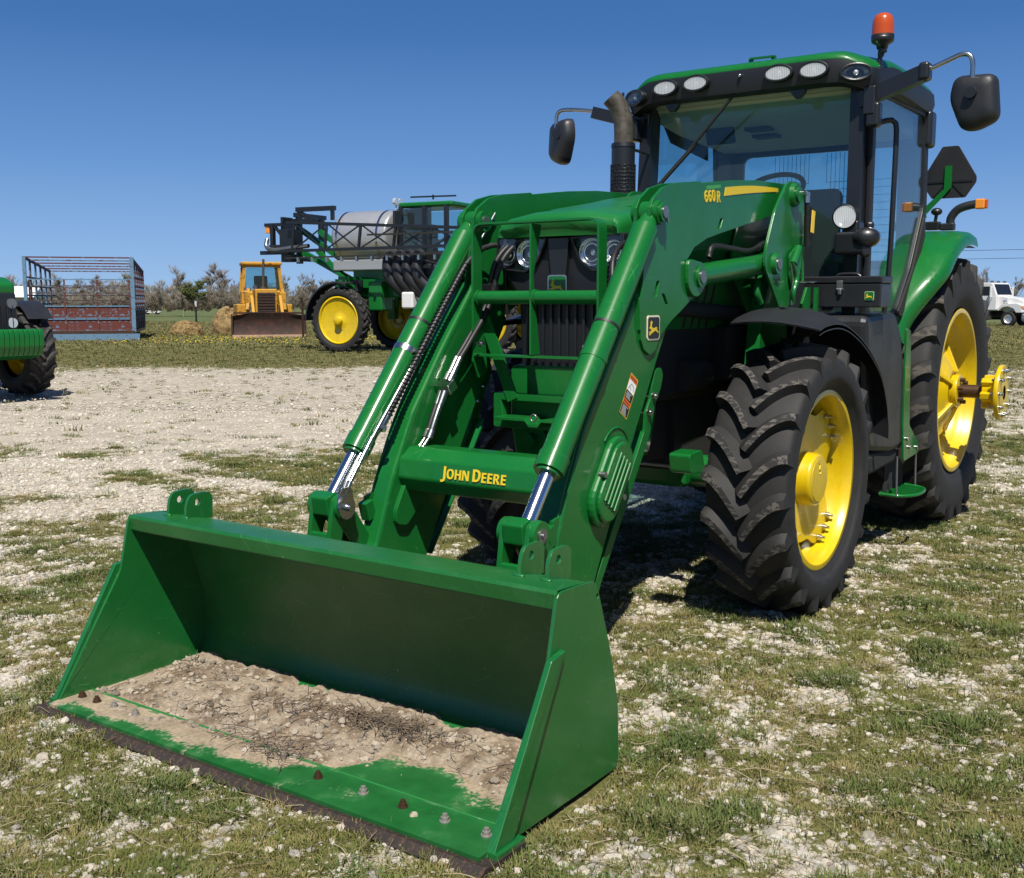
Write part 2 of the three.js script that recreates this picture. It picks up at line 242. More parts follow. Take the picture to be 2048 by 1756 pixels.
// ---------- the loader tractor ----------
function tyreGeoms({ R, hw, rim, n, lug, wt, seed = 1, seg = 96, step = 7, single = false }) {
  const Rc = R - lug, prof = [[rim, -hw * 0.78], [rim + 0.03, -hw * 0.86], [lerp(rim, Rc, 0.32), -hw * 0.98], [lerp(rim, Rc, 0.58), -hw * 1.0], [lerp(rim, Rc, 0.82), -hw * 0.95], [Rc - 0.016, -hw * 0.82], [Rc - 0.002, -hw * 0.45], [Rc, 0]];
  const full = [...prof, ...prof.slice(0, -1).reverse().map(([r, a]) => [r, -a])];
  const curve = new THREE.CatmullRomCurve3(full.map(([r, a]) => new THREE.Vector3(r, a, 0)), false, 'centripetal');
  const carcass = lathX(curve.getPoints(60).map((p) => { const f = (p.x - rim) / (Rc - rim), o = Math.abs(p.y) > hw * 0.7 ? 0.004 * (Math.exp(-(((f - 0.14) / 0.02) ** 2)) + Math.exp(-(((f - 0.24) / 0.015) ** 2)) + 0.8 * Math.exp(-(((f - 0.62) / 0.015) ** 2))) : 0; return [p.x, p.y + Math.sign(p.y) * o]; }), seg);
  const rAt = (a) => { a = Math.abs(a); for (let i = prof.length - 1; i > 3; i--) { const p = prof[i], q = prof[i - 1]; if (a <= -q[1]) return lerp(p[0], q[0], (a + p[1]) / (-q[1] + p[1])); } return prof[3][0]; };
  let tops = [], sides = [], topUV = []; const lugs = [], rand = rng(seed);
  const mk = (arr, uv) => { const g = new THREE.BufferGeometry(); g.setAttribute('position', new THREE.Float32BufferAttribute(arr, 3)); if (uv) { g.setAttribute('uv', new THREE.Float32BufferAttribute(uv, 2)); ownUV(g); } g.computeVertexNormals(); return g; };
  const mkLug = (sd0, tp, uv) => { const a = toCreasedNormals(mk(sd0), 0.7), b = mk(tp, uv), c = toCreasedNormals(b, 0.7); c.userData.ownUV = true; const A = clean(a), B = clean(c), g = mergeGeometries([A, B]); g.clearGroups(); g.addGroup(0, A.attributes.position.count, 0); g.addGroup(A.attributes.position.count, B.attributes.position.count, 1); return g; };
  const P3 = (a, c, r) => { const th = c / R; return [a, r * Math.sin(th), r * Math.cos(th)]; };
  const tri = (arr, ...p) => { for (const q of p) arr.push(q[0], q[1], q[2]); };
  for (const sg of [-1, 1]) for (let k = 0; k < n; k++) {
    const c0 = ((single ? 0 : k + (sg > 0 ? 0 : 0.5)) / n) * 2 * Math.PI * R, L = hw * 0.92, rows = [], j = [rand() * 3, rand() * 3];
    for (let i = 0; i <= step; i++) {
      const t = i / step, a = sg * lerp(0.004, hw * 0.985, t), c = c0 + L * (1 - Math.pow(1 - t, 1.75));
      const da = sg * hw, dc = L * 1.75 * Math.pow(Math.max(1 - t, 0.04), 0.75), l = Math.hypot(da, dc), na = -dc / l * sg, nc = da / l * sg;
      const w = wt * (0.85 + 0.5 * t * t) * (i === 0 ? 0.8 : 1), b = w + lug * 1.05, b2 = w + lug * 0.16, rT = R - 0.03 * Math.pow(Math.abs(a) / hw, 2.2) - (i === step ? 0.004 : 0), rB = rAt(a) - 0.012;
      rows.push([P3(a + na * w, c + nc * w, rT), P3(a - na * w, c - nc * w, rT), P3(a + na * b, c + nc * b, rB), P3(a - na * b2, c - nc * b2, rB), c, a, w]);
    }
    for (let i = 0; i < step; i++) {
      const p = rows[i], q = rows[i + 1];
      tri(tops, p[0], q[0], p[1], p[1], q[0], q[1]); for (const [u, s] of [[p, 1], [q, 1], [p, -1], [p, -1], [q, 1], [q, -1]]) topUV.push(u[4] + j[0] + s * u[6], u[5] + j[1]);
      tri(sides, p[0], p[2], q[0], q[0], p[2], q[2]); tri(sides, p[1], q[1], p[3], q[1], q[3], p[3]);
    }
    for (const e of [rows[0], rows[step]]) tri(sides, e[0], e[1], e[2], e[1], e[3], e[2]);
    const e = rows[step], a2 = e[5] / hw * (hw * 1.0), low = rAt(hw) - 0.02, c1 = e[4], w = e[6];   // foot of the lug on the shoulder
    const f0 = P3(a2, c1 + w * 1.1, low - 0.03), f1 = P3(a2, c1 - w * 1.1, low - 0.03); tri(sides, e[0], f0, e[1], e[1], f0, f1);
    if (single) { if (k < 4) lugs.push(mkLug(sides, tops, topUV)); tops = []; sides = []; topUV = []; }
  }
  if (single) return { carcass: [carcass], lugs, n };
  const tg = toCreasedNormals(mk(tops, topUV), 0.7); tg.userData.ownUV = true;
  return { carcass: [carcass, toCreasedNormals(mk(sides), 0.7)], tops: tg };
}
function addLugs(w, T, mat) { // every tread lug a piece of its own
  for (let q = 0; q < 2; q++) for (let k = 0; k < T.n; k++) { const m = new THREE.Mesh(T.lugs[q * 4 + (k * 3) % 4], [M.rubber, mat]); m.name = 'tread_lug'; m.rotation.x = -(k + (q ? 0 : 0.5)) / T.n * 2 * Math.PI; m.castShadow = m.receiveShadow = true; w.add(m); }
}
const hexBolt = (p, dir, r, h) => { const d = V(dir).normalize().multiplyScalar(h), q = V(p).add(d).toArray(); return cyl(p, q, r, r, 6); };

const tractor = thing('tractor', 'large green tractor with front loader, yellow wheels and glazed cab in the foreground', 'tractor');

function frontWheel(side) {
  const w = sub(tractor, 'front_wheel'); w.position.set(0.755 * side, 0.672, 0); w.scale.x = side;
  const T = frontWheel.t ??= tyreGeoms({ R: 0.70, hw: 0.215, rim: 0.462, n: 20, lug: 0.052, wt: 0.0165, seed: 5, step: 10, single: true });
  const G = frontWheel.g ??= { tyre: join(T.carcass), rim: join([lathX([[0.437, 0.172], [0.462, 0.172], [0.468, 0.166], [0.462, 0.158], [0.437, 0.152], [0.430, 0.12], [0.428, 0.06], [0.405, 0.03], [0.40, -0.02], [0.425, -0.06], [0.43, -0.13], [0.46, -0.16], [0.45, -0.17], [0.42, -0.13], [0.41, -0.06], [0.388, -0.02], [0.393, 0.03], [0.416, 0.065], [0.418, 0.12], [0.425, 0.15], [0.437, 0.172]], 72)]) };
  const ty = new THREE.Mesh(G.tyre, M.rubber), ri = new THREE.Mesh(G.rim, M.yellow); addLugs(w, T, M.tread);
  [[ty, 'tyre'], [ri, 'rim']].forEach(([m, n]) => { m.name = n; m.castShadow = m.receiveShadow = true; w.add(m); });
  if (side < 0) { part(w, 'wheel_disc', [lathX([[0.14, 0.05], [0.39, 0.03], [0.39, 0.015], [0.14, 0.03]], 40)], M.yellow); return; }
  // disc with four lobes, dished towards the hub
  const ring = [], N = 96, lobe = (a) => 0.335 + 0.068 * smooth(-0.5, 0.45, Math.cos(4 * (a - 0.87)));
  for (const f of [0.30, 0.45, 0.6, 0.75, 0.88, 1]) { const row = []; for (let i = 0; i <= N; i++) { const a = i / N * 2 * Math.PI, r = lobe(a) * f, x = 0.060 + 0.012 * smooth(0.35, 0.95, f) + 0.012 * Math.cos(4 * (a - 0.87)) * smooth(0.45, 0.95, f); row.push([x, r * Math.sin(a), r * Math.cos(a)]); } ring.push(row); }
  part(w, 'wheel_disc', [grid(ring, 0.8), grid(ring.map((r) => r.map(([x, y, z]) => [x - 0.012, y, z])), 0.8)], M.yellow);
  part(w, 'hub', [lathX([[0, 0.142], [0.118, 0.142], [0.130, 0.136], [0.136, 0.124], [0.140, 0.055], [0.155, 0.045], [0.155, 0.0]], 56)], M.yellow);
  part(w, 'hub_cap', [lathX([[0, 0.1465], [0.112, 0.1465], [0.114, 0.142]], 56)], M.yellow);
  part(w, 'flow_mark', [tube([[0.146, 0.09, 0.02], [0.147, 0.08, 0.005], [0.148, 0.055, 0.012], [0.147, 0.045, -0.004], [0.148, 0.03, 0.004]], 0.004, 20, 6)], M.decal);
  const bg = frontWheel.b ??= clean(join([cyl([0.06, 0, 0], [0.122, 0, 0], 0.008, 0.008, 8), cyl([0.082, 0, 0], [0.102, 0, 0], 0.017, 0.017, 6)]));
  for (let q = 0; q < 4; q++) for (let i = -1; i <= 1; i++) { const a = 0.87 + q * Math.PI / 2 + i * 0.205, b = new THREE.Mesh(bg, M.zinc); b.name = 'bolt'; b.castShadow = b.receiveShadow = true; b.position.set(0.0, 0.385 * Math.sin(a), 0.385 * Math.cos(a)); w.add(b); }
  for (let q = 0; q < 4; q++) { const a = 0.87 + q * Math.PI / 2; part(w, 'rim_bracket', [turn(rb(0.012, 0.05, 0.22, 0.004, 0, 0, 0), 0.062, 0.395 * Math.sin(a), 0.395 * Math.cos(a), -a + Math.PI / 2)], M.yellow); }
}
frontWheel(1); frontWheel(-1);

function rearWheel(side) {
  const w = sub(tractor, 'rear_wheel'); w.position.set(0.71 * side, 0.945, -2.8); w.scale.x = side;
  const T = rearWheel.t ??= tyreGeoms({ R: 0.952, hw: 0.245, rim: 0.585, n: 23, lug: 0.045, wt: 0.030, seed: 9, single: true });
  const G = rearWheel.g ??= { tyre: join(T.carcass), rim: join([lathX([[0.555, 0.212], [0.582, 0.212], [0.588, 0.205], [0.580, 0.197], [0.556, 0.19], [0.547, 0.15], [0.54, 0.10], [0.50, 0.06], [0.495, -0.05], [0.54, -0.09], [0.55, -0.17], [0.58, -0.2], [0.56, -0.2], [0.53, -0.16], [0.52, -0.09], [0.48, -0.05], [0.485, 0.06], [0.525, 0.105], [0.533, 0.15], [0.545, 0.19], [0.555, 0.212]], 80)]) };
  addLugs(w, T, M.treadRear);
  for (const [g, m, n] of [[G.tyre, M.rubber, 'tyre'], [G.rim, M.yellow, 'rim']]) { const o = new THREE.Mesh(g, m); o.name = n; o.castShadow = o.receiveShadow = true; w.add(o); }
  part(w, 'wheel_disc', [lathX([[0.49, -0.02], [0.46, 0.02], [0.37, 0.04], [0.345, 0.07], [0.33, 0.095], [0.25, 0.12], [0.20, 0.155], [0.15, 0.175], [0.12, 0.18], [0.12, 0.12], [0.28, 0.04], [0.47, -0.03], [0.49, -0.02]], 64)], M.yellow);
  if (side < 0) return;
  for (let i = 0; i < 8; i++) { const a = i / 8 * 2 * Math.PI + 0.2, b = part(w, 'bolt', [cyl([-0.03, 0.42 * Math.sin(a), 0.42 * Math.cos(a)], [0.02, 0.42 * Math.sin(a), 0.42 * Math.cos(a)], 0.016, 0.016, 6)], M.zinc); }
  for (let i = 0; i < 5; i++) { const a = i / 5 * 2 * Math.PI + 0.5; part(w, 'rib', [exZ([[0.08, 0.34], [0.115, 0.335], [0.205, 0.135], [0.10, 0.12]], -0.016, 0.016, 0.004).applyMatrix4(new THREE.Matrix4().makeRotationX(-a + Math.PI / 2))], M.yellow); }
  part(w, 'wheel_hub', [lathX([[0, 0.228], [0.07, 0.228], [0.112, 0.225], [0.118, 0.218], [0.118, 0.19], [0.112, 0.185], [0.12, 0.16], [0.13, 0.10]], 40)], M.yellow);
  for (let i = 0; i < 6; i++) { const a = i / 6 * 2 * Math.PI + 0.3; part(w, 'hub_bolt', [cyl([0.22, 0.082 * Math.sin(a), 0.082 * Math.cos(a)], [0.262, 0.082 * Math.sin(a), 0.082 * Math.cos(a)], 0.016, 0.016, 6)], M.shaft); }
  part(w, 'axle_shaft', [cyl([0.2, 0, 0], [0.51, 0, 0], 0.047, 0.047, 28)], M.shaft, 'bare brown steel axle shaft');
  part(w, 'dual_hub', [lathX([[0.05, 0.385], [0.08, 0.385], [0.088, 0.392], [0.09, 0.44], [0.11, 0.455], [0.12, 0.475], [0.188, 0.482], [0.196, 0.487], [0.196, 0.51], [0.188, 0.515], [0.06, 0.52], [0.05, 0.52]], 40), ...[0, 1, 2].map((i) => turn(rb(0.10, 0.05, 0.24, 0.01, 0, 0, 0), 0.43, 0, 0, i * Math.PI / 3 + 0.2))], M.yellow, 'yellow flange hub for a dual wheel');
  for (let i = 0; i < 10; i++) { const a = i / 10 * 2 * Math.PI; part(w, 'flange_bolt', [cyl([0.46, 0.16 * Math.sin(a), 0.16 * Math.cos(a)], [0.545, 0.16 * Math.sin(a), 0.16 * Math.cos(a)], 0.011, 0.011, 6), cyl([0.512, 0.16 * Math.sin(a), 0.16 * Math.cos(a)], [0.53, 0.16 * Math.sin(a), 0.16 * Math.cos(a)], 0.019, 0.019, 6)], M.zinc); }
}
rearWheel(1); rearWheel(-1);

// chassis, axles, engine
part(tractor, 'chassis', [bx(0.44, 0.5, 2.1, 0, 0.95, -0.75), bx(0.5, 0.55, 1.2, 0, 0.95, -2.5), bx(0.36, 0.3, 0.9, 0, 0.92, 0.65), bx(0.7, 0.22, 0.5, 0, 1.15, -1.6)], M.matt);
part(tractor, 'front_axle', [cyl([-0.62, 0.66, 0], [0.62, 0.66, 0], 0.09, 0.09, 20), rb(0.42, 0.2, 0.3, 0.03, 0, 0.68, 0), cyl([0.52, 0.66, 0], [0.64, 0.66, 0], 0.14, 0.15, 24), cyl([-0.52, 0.66, 0], [-0.64, 0.66, 0], 0.14, 0.15, 24)], M.green);
part(tractor, 'rear_axle', [cyl([-0.72, 0.945, -2.8], [0.72, 0.945, -2.8], 0.11, 0.11, 24)], M.matt);
part(tractor, 'tie_rod', [cyl([-0.55, 0.72, 0.28], [0.55, 0.72, 0.28], 0.022), cyl([0.35, 0.75, 0.26], [0.1, 0.75, 0.26], 0.04)], M.steel);
part(tractor, 'axle_bracket', [exX(roundPoly([[0.62, 0.76], [0.78, 0.77], [0.80, 0.865], [0.66, 0.875]], 0.02), 0.44, 0.55, 0.004)], M.green);
part(tractor, 'engine', [rb(0.5, 0.55, 1.3, 0.05, 0, 1.35, -0.1), cyl([0.27, 1.2, 0.35], [0.27, 1.2, 0.1], 0.08), rb(0.12, 0.3, 0.4, 0.03, 0.28, 1.3, -0.3), cyl([0.3, 1.55, 0.5], [0.3, 1.5, -0.5], 0.04)], M.matt);
part(tractor, 'front_support', [exZ(roundPoly([[-0.20, 0.80], [0.20, 0.80], [0.24, 1.0], [0.24, 1.28], [-0.24, 1.28], [-0.24, 1.0]], 0.03), 0.55, 1.14, 0.008)], M.green);
{ // weight carrier: an open tray with pockets
  const o = roundPoly([[-0.285, 0.985], [0.285, 0.985], [0.285, 1.15], [-0.285, 1.15]], 0.012), i = [[-0.225, 1.03], [0.225, 1.03], [0.24, 1.115], [-0.24, 1.115]];
  const c = part(tractor, 'weight_carrier', [exZ(o, 1.15, 1.22, 0.004, [i]), bx(0.5, 0.12, 0.01, 0, 1.07, 1.13)], M.green);
  part(c, 'pocket_lip', [exZ([[-0.225, 1.03], [-0.05, 1.03], [-0.03, 1.005], [0.02, 1.005], [0.04, 1.03], [0.225, 1.03], [0.225, 1.045], [0.045, 1.045], [0.022, 1.02], [-0.032, 1.02], [-0.055, 1.045], [-0.225, 1.045]], 1.18, 1.30, 0.002)], M.green);
  part(c, 'pin_ring', [new THREE.TorusGeometry(0.016, 0.004, 8, 16).translate(0.0, 1.05, 1.30)], M.steel);
}
part(tractor, 'drive_hub', [cyl([-0.1, 0.93, 1.0], [-0.1, 0.93, 1.16], 0.075, 0.075, 24), cyl([-0.1, 0.93, 1.1], [-0.1, 0.93, 1.2], 0.03)], M.green);

// hood
{
  const st = [[1.105, 0.315, 1.900], [1.118, 0.325, 1.92], [1.116, 0.33, 1.942], [1.10, 0.335, 1.962], [1.05, 0.340, 1.98], [0.9, 0.345, 2.002], [0.7, 0.348, 2.036], [0.4, 0.35, 2.092], [0.0, 0.36, 2.15], [-0.5, 0.375, 2.175], [-0.98, 0.39, 2.18]];
  const rows = st.map(([z, w, t], i) => {
    const b = i === 0 ? 1.885 : z > 0.85 ? 1.885 : 1.84, r = Math.min(0.06, (t - b) * 0.7), row = [[-w, b, z]], bow = z > 1.0 ? 0.025 : z > 0.8 ? 0.01 : 0;
    for (let k = 0; k <= 6; k++) { const a = Math.PI - k / 6 * Math.PI / 2; row.push([-w + r + r * Math.cos(a), t - r + r * Math.sin(a), z]); }
    for (let k = 1; k < 8; k++) { const x = lerp(-w + r, w - r, k / 8); row.push([x, t + 0.022 * (1 - Math.pow(x / w, 2)) - (Math.abs(Math.abs(x) - 0.2) < 0.05 ? 0.006 : 0), z + bow * (1 - Math.pow(x / w, 2))]); }
    for (let k = 0; k <= 6; k++) { const a = Math.PI / 2 - k / 6 * Math.PI / 2; row.push([w - r + r * Math.cos(a), t - r + r * Math.sin(a), z]); }
    row.push([w, b, z]);
    return row.map((p) => [p[0], p[1], p[2] + (bow && Math.abs(p[0]) < w ? bow * 0.3 * (1 - Math.pow(p[0] / w, 2)) : 0)]);
  });
  const mid = rows[0].map((p) => [p[0] * 0.97, 1.882, p[2] - 0.006]);
  const h = part(tractor, 'hood', [grid([mid, ...rows], 0.7)], M.hood);
  for (const s of [-1, 1]) { const g = exX(roundPoly([[0.86, 1.86], [0.80, 1.55], [0.52, 1.22], [-0.98, 1.22], [-0.98, 1.86]], 0.03), s > 0 ? 0.345 : -0.355, s > 0 ? 0.355 : -0.345, 0.003), p = g.attributes.position; for (let i = 0; i < p.count; i++) p.setX(i, p.getX(i) - s * 0.25 * (1.86 - p.getY(i))); g.computeVertexNormals(); part(h, 'side_panel', [g], M.hood); }
  for (const s of [-1, 1]) part(h, 'raised_panel', [exY(roundPoly([[s * 0.05, 0.85], [s * 0.25, 0.80], [s * 0.26, -0.3], [s * 0.05, -0.3]].slice(0, 4), 0.02), 0, 0.006, 0.002).rotateX(0.155).translate(0, 2.152, 0.0)], M.hood);
  for (let i = 0; i < 4; i++) part(h, 'vent', [rb(0.014, 0.24, 0.035, 0.005, 0.277, 1.56, 0.30 - i * 0.09, 0.06, 0, -0.245)], M.black);
}
// grille and lamps
part(tractor, 'grille', [exZ(roundPoly([[-0.315, 1.885], [0.315, 1.885], [0.31, 1.70], [0.235, 1.60], [0.215, 1.2], [-0.215, 1.2], [-0.235, 1.60], [-0.31, 1.70]], 0.015), 0.62, 1.075, 0.01)], M.visor);
for (let i = -4; i <= 4; i++) part(tractor, 'grille_rib', [bx(0.012, 0.42, 0.02, i * 0.045, 1.42, 1.078)], M.black);
part(tractor, 'grille_crest', [exZ(roundPoly([[-0.06, 1.88], [0.06, 1.88], [0.035, 1.62], [-0.035, 1.62]], 0.008), 1.06, 1.10, 0.006)], M.gloss);
emblem(tractor, [0.0, 1.655, 1.102], [1, 0, 0], [0, 1, 0], 0.105, 0.10, M.green, M.decal, M.zinc);
for (const s of [-1, 1]) {
  const f = (l) => l.map(([x, y]) => [x * s, y]), hl = sub(tractor, 'headlight');
  const out = roundPoly(f([[0.06, 1.880], [0.35, 1.890], [0.358, 1.735], [0.185, 1.715], [0.115, 1.765]]), 0.015), inn = out.map(([x, y]) => [lerp(0.225 * s, x, 0.92), lerp(1.808, y, 0.88)]);
  part(hl, 'bezel', [exZ(out, 0.98, 1.10, 0.004, [inn])], M.gloss);
  part(hl, 'reflector', [exZ(inn, 1.03, 1.06, 0)], M.lampBowl);
  for (const [x, r] of [[0.175, 0.060], [0.292, 0.050]]) part(hl, 'lamp', [new THREE.LatheGeometry([[0.016, 0.0], [0.03, 0.004], [r * 0.8, 0.022], [r, 0.04], [r * 1.05, 0.04]].map((p) => new THREE.Vector2(...p)), 28).rotateX(Math.PI / 2).translate(x * s, 1.805, 1.052), new THREE.SphereGeometry(0.017, 14, 10).translate(x * s, 1.805, 1.066), new THREE.TorusGeometry(r * 0.66, 0.004, 8, 28).translate(x * s, 1.805, 1.082)], M.bright);
  part(hl, 'lens', [exZ(inn, 1.093, 1.096, 0)], M.lens);
}
// front guard: a frame of flat bars with a cross tube
{
  const g = sub(tractor, 'front_guard'), z0 = 1.24, z1 = 1.31;
  const side = [[-0.345, 1.25], [-0.345, 1.945], [0.345, 1.945], [0.345, 1.25]];
  const o = roundPoly([[-0.345, 1.325], [0.345, 1.325], [0.345, 1.945], [-0.345, 1.945]], [0.01, 0.01, 0.06, 0.06], 8), i = roundPoly([[-0.335, 1.335], [0.335, 1.335], [0.335, 1.935], [-0.335, 1.935]], [0.004, 0.004, 0.05, 0.05], 8);
  part(g, 'frame', [exZ(o, z0, z1, 0.001, [i])], M.green);
  part(g, 'upright', [exX([[z1, 1.93], [z1, 1.34], [z1 - 0.075, 1.34], [z1 - 0.03, 1.62], [z1 - 0.02, 1.70], [z1 - 0.085, 1.93]], -0.018, -0.008, 0.001)], M.green);
  for (const s of [-1, 1]) {
    part(g, 'side_plate', [exX([[z1 + 0.001, 1.85], [z1 + 0.001, 1.30], [z1 - 0.04, 1.22], [z1 - 0.11, 1.24], [z1 - 0.10, 1.42], [z1 - 0.04, 1.6]], s > 0 ? 0.336 : -0.346, s > 0 ? 0.346 : -0.336, 0.001)], M.green);
    part(g, 'brace', [bar([s * 0.335, 1.50, 1.22], [s * 0.17, 1.12, 1.22], 0.012, 0.06)], M.green);
    part(g, 'bolt', [hexBolt([s * 0.29, 1.385, 1.30], [0, 0, 1], 0.016, 0.02), hexBolt([s * 0.29, 1.385, 1.315], [0, 0, 1], 0.009, 0.025)], M.zinc);
  }
  part(g, 'cross_tube', [cyl([-0.336, 1.60, 1.277], [0.336, 1.60, 1.277], 0.031, 0.031, 24)], M.green);
  for (const x of [-0.32, 0.0]) part(g, 'collar', [cyl([x - 0.008, 1.60, 1.277], [x + 0.004, 1.60, 1.277], 0.037, 0.037, 24)], M.green);
}
// loader: arms, cylinders, torque tube, masts
const sx = (s, a, b) => (s > 0 ? [a, b] : [-b, -a]);
const ex = (s, pts, a, b, bev, holes) => exX(pts, ...sx(s, a, b), bev, holes);
const KNEE = [[1.172, 1.93], [1.172, 1.985], [1.14, 2.028], [1.051, 2.081], [0.926, 2.111], [0.678, 2.139], [0.661, 2.131], [0.315, 2.175], [0.001, 2.202], [-0.375, 2.216], [-0.52, 2.20], [-0.52, 2.13], [-0.314, 2.057], [-0.013, 1.997], [0.431, 1.912], [0.595, 1.878], [0.729, 1.831], [0.805, 1.769], [0.825, 1.702], [0.73, 1.60], [0.86, 1.535], [0.943, 1.498], [1.055, 1.432], [1.10, 1.367], [1.152, 1.347], [1.207, 1.372], [1.236, 1.416], [1.247, 1.481], [1.245, 1.588], [1.230, 1.673], [1.203, 1.844]];
for (const s of [1, -1]) {
  const arm = sub(tractor, 'loader_arm');
  part(arm, 'knee_plate', [ex(s, KNEE, 0.503, 0.518, 0.002, [roundPoly([[1.10, 1.672], [1.072, 1.672], [1.10, 1.60], [1.128, 1.60]], 0.01), roundPoly([[1.05, 1.618], [1.022, 1.615], [0.985, 1.568], [1.013, 1.57]], 0.009), roundPoly([[0.446, 1.980], [0.414, 1.984], [0.444, 1.932], [0.476, 1.930]], 0.008)])], M.green);
  part(arm, 'inner_plate', [ex(s, KNEE, 0.435, 0.45, 0.002)], M.green);
  part(arm, 'upper_box', [ex(s, [[0.90, 2.10], [0.678, 2.13], [0.315, 2.165], [0.0, 2.192], [-0.375, 2.204], [-0.48, 2.16], [-0.31, 2.068], [-0.01, 2.008], [0.43, 1.923], [0.72, 1.84], [0.95, 1.79]], 0.4505, 0.5025, 0.002)], M.green);
  part(arm, 'lower_box', [ex(s, roundPoly([[1.10, 1.70], [1.205, 1.674], [1.461, 1.37], [1.679, 1.086], [1.829, 0.80], [1.937, 0.518], [2.05, 0.38], [2.13, 0.28], [2.09, 0.18], [1.95, 0.18], [1.72, 0.28], [1.589, 0.402], [1.447, 0.656], [1.29, 0.94], [1.099, 1.245], [0.937, 1.498]], [0.02, 0.01, 0.02, 0.02, 0.02, 0.02, 0.02, 0.03, 0.03, 0.03, 0.03, 0.02, 0.02, 0.02, 0.02, 0.01]), 0.40, 0.505, 0.014)], M.green);
  part(arm, 'weld_seam', [tube([[s * 0.492, 1.36, 1.473], [s * 0.492, 1.086, 1.682], [s * 0.492, 0.80, 1.832], [s * 0.492, 0.54, 1.932]], 0.005, 30, 5)], M.green);
  part(arm, 'knee_boss', [cyl([s * 0.518, 1.968, 1.105], [s * 0.542, 1.968, 1.105], 0.054, 0.054, 28), cyl([s * 0.54, 1.968, 1.105], [s * 0.556, 1.968, 1.105], 0.042, 0.042, 24), cyl([s * 0.412, 1.968, 1.105], [s * 0.436, 1.968, 1.105], 0.05, 0.05, 24), cyl([s * 0.43, 1.968, 1.105], [s * 0.53, 1.968, 1.105], 0.04, 0.04, 24)], M.green);
  part(arm, 'knee_pin', [cyl([s * 0.405, 1.968, 1.105], [s * 0.562, 1.968, 1.105], 0.026, 0.026, 20), bx(0.006, 0.03, 0.012, s * 0.56, 1.938, 1.085, 0.3)], M.steel);
  part(arm, 'lift_boss', [ex(s, roundPoly([[0.83, 1.78], [0.64, 1.76], [0.64, 1.64], [0.74, 1.59], [0.825, 1.64]], 0.05), 0.518, 0.538, 0.004), cyl([s * 0.43, 1.697, 0.70], [s * 0.55, 1.697, 0.70], 0.05, 0.05, 28)], M.green);
  part(arm, 'lift_pin', [cyl([s * 0.42, 1.697, 0.70], [s * 0.556, 1.697, 0.70], 0.03, 0.03, 20)], M.steel);
  part(arm, 'seam_strip', [ex(s, [[1.25, 1.46], [1.262, 1.60], [1.246, 1.60], [1.24, 1.46]], 0.495, 0.520, 0.001)], M.green);
  part(arm, 'guide_strap', [ex(s, roundPoly([[0.965, 1.25], [0.985, 1.285], [1.04, 1.275], [1.072, 1.20], [1.082, 1.15], [1.128, 1.09], [1.135, 1.01], [1.556, 0.404], [1.62, 0.27], [1.57, 0.27], [1.512, 0.385], [1.085, 0.985], [1.03, 1.135], [0.985, 1.19]], 0.015), 0.476, 0.488, 0.001)], M.green);
  part(arm, 'strap_flange', [bar([s * 0.450, 1.0, 1.10], [s * 0.450, 0.40, 1.525], 0.05, 0.008)], M.green);
  for (const [z, y] of [[1.06, 1.160], [1.105, 1.09]]) part(arm, 'strap_bolt', [cyl([s * 0.455, y, z], [s * 0.51, y, z], 0.009, 0.009, 8), cyl([s * 0.488, y, z], [s * 0.503, y, z], 0.017, 0.017, 6)], M.zinc);
  // tilt cylinder
  const A = [s * 0.492, 1.968, 1.110], B = [s * 0.5075, 0.716, 2.122], lerp3 = (t) => A.map((v, i) => lerp(v, B[i], t));
  const tc = sub(tractor, 'tilt_cylinder');
  part(tc, 'barrel', [cyl(lerp3(0.06), lerp3(0.80), 0.058, 0.058, 36), cyl(lerp3(0.785), lerp3(0.83), 0.063, 0.063, 36), cyl(lerp3(0.83), lerp3(0.838), 0.052, 0.052, 30), cyl(lerp3(0.0), lerp3(0.065), 0.03, 0.05, 28), cyl([s * 0.455, A[1], A[2]], [s * 0.5, A[1], A[2]], 0.05, 0.05, 28)], M.green);
  part(tc, 'rod', [cyl(lerp3(0.82), lerp3(0.98), 0.031, 0.031, 28)], M.chrome);
  for (const t of [0.27]) part(tc, 'clamp_band', [cyl(lerp3(t + 0.12), lerp3(t + 0.128), 0.060, 0.060, 36)], M.hose);
  part(tc, 'clamp_strap', [cyl(lerp3(0.485), lerp3(0.503), 0.0605, 0.0605, 36)], s > 0 ? M.green : M.zinc);
  // hoses beside the cylinder, towards the middle of the machine
  const off = (t, a, b) => { const p = lerp3(t), k = b - (s > 0 ? 0.055 : 0) * smooth(0.14, 0.3, t); return [p[0] - s * (s > 0 ? lerp(a, 0.052, smooth(0.2, 0.34, t)) : a), p[1] + k * 0.55, p[2] + k * 0.83]; };
  part(tc, 'hose', [tube(s > 0 ? [[0.36, 1.76, 1.02], [0.36, 1.84, 1.10], off(0.16, 0.10, 0.0), off(0.30, 0.085, 0), off(0.46, 0.082, 0), off(0.62, 0.08, 0), off(0.745, 0.072, 0)] : [[-0.36, 1.52, 1.00], [-0.34, 1.82, 1.06], [-0.38, 1.84, 1.15], off(0.16, 0.10, 0.0), off(0.30, 0.088, 0), off(0.46, 0.085, 0), off(0.62, 0.083, 0), off(0.72, 0.08, 0)], 0.0135, 60, 10)], M.hose);
  const coil = []; for (let i = 0; i <= 420; i++) { const t = 0.17 + 0.54 * i / 420, p = off(t, t < 0.3 ? lerp(0.098, 0.085, (t - 0.17) / 0.13) : 0.0835, 0), a = i * 0.62; coil.push([p[0] + 0.0155 * Math.cos(a), p[1] + 0.0155 * Math.sin(a) * 0.6, p[2] + 0.0155 * Math.sin(a) * 0.8]); }
  part(tc, 'hose_guard', [tube(coil, 0.0042, 840, 4)], M.gloss);
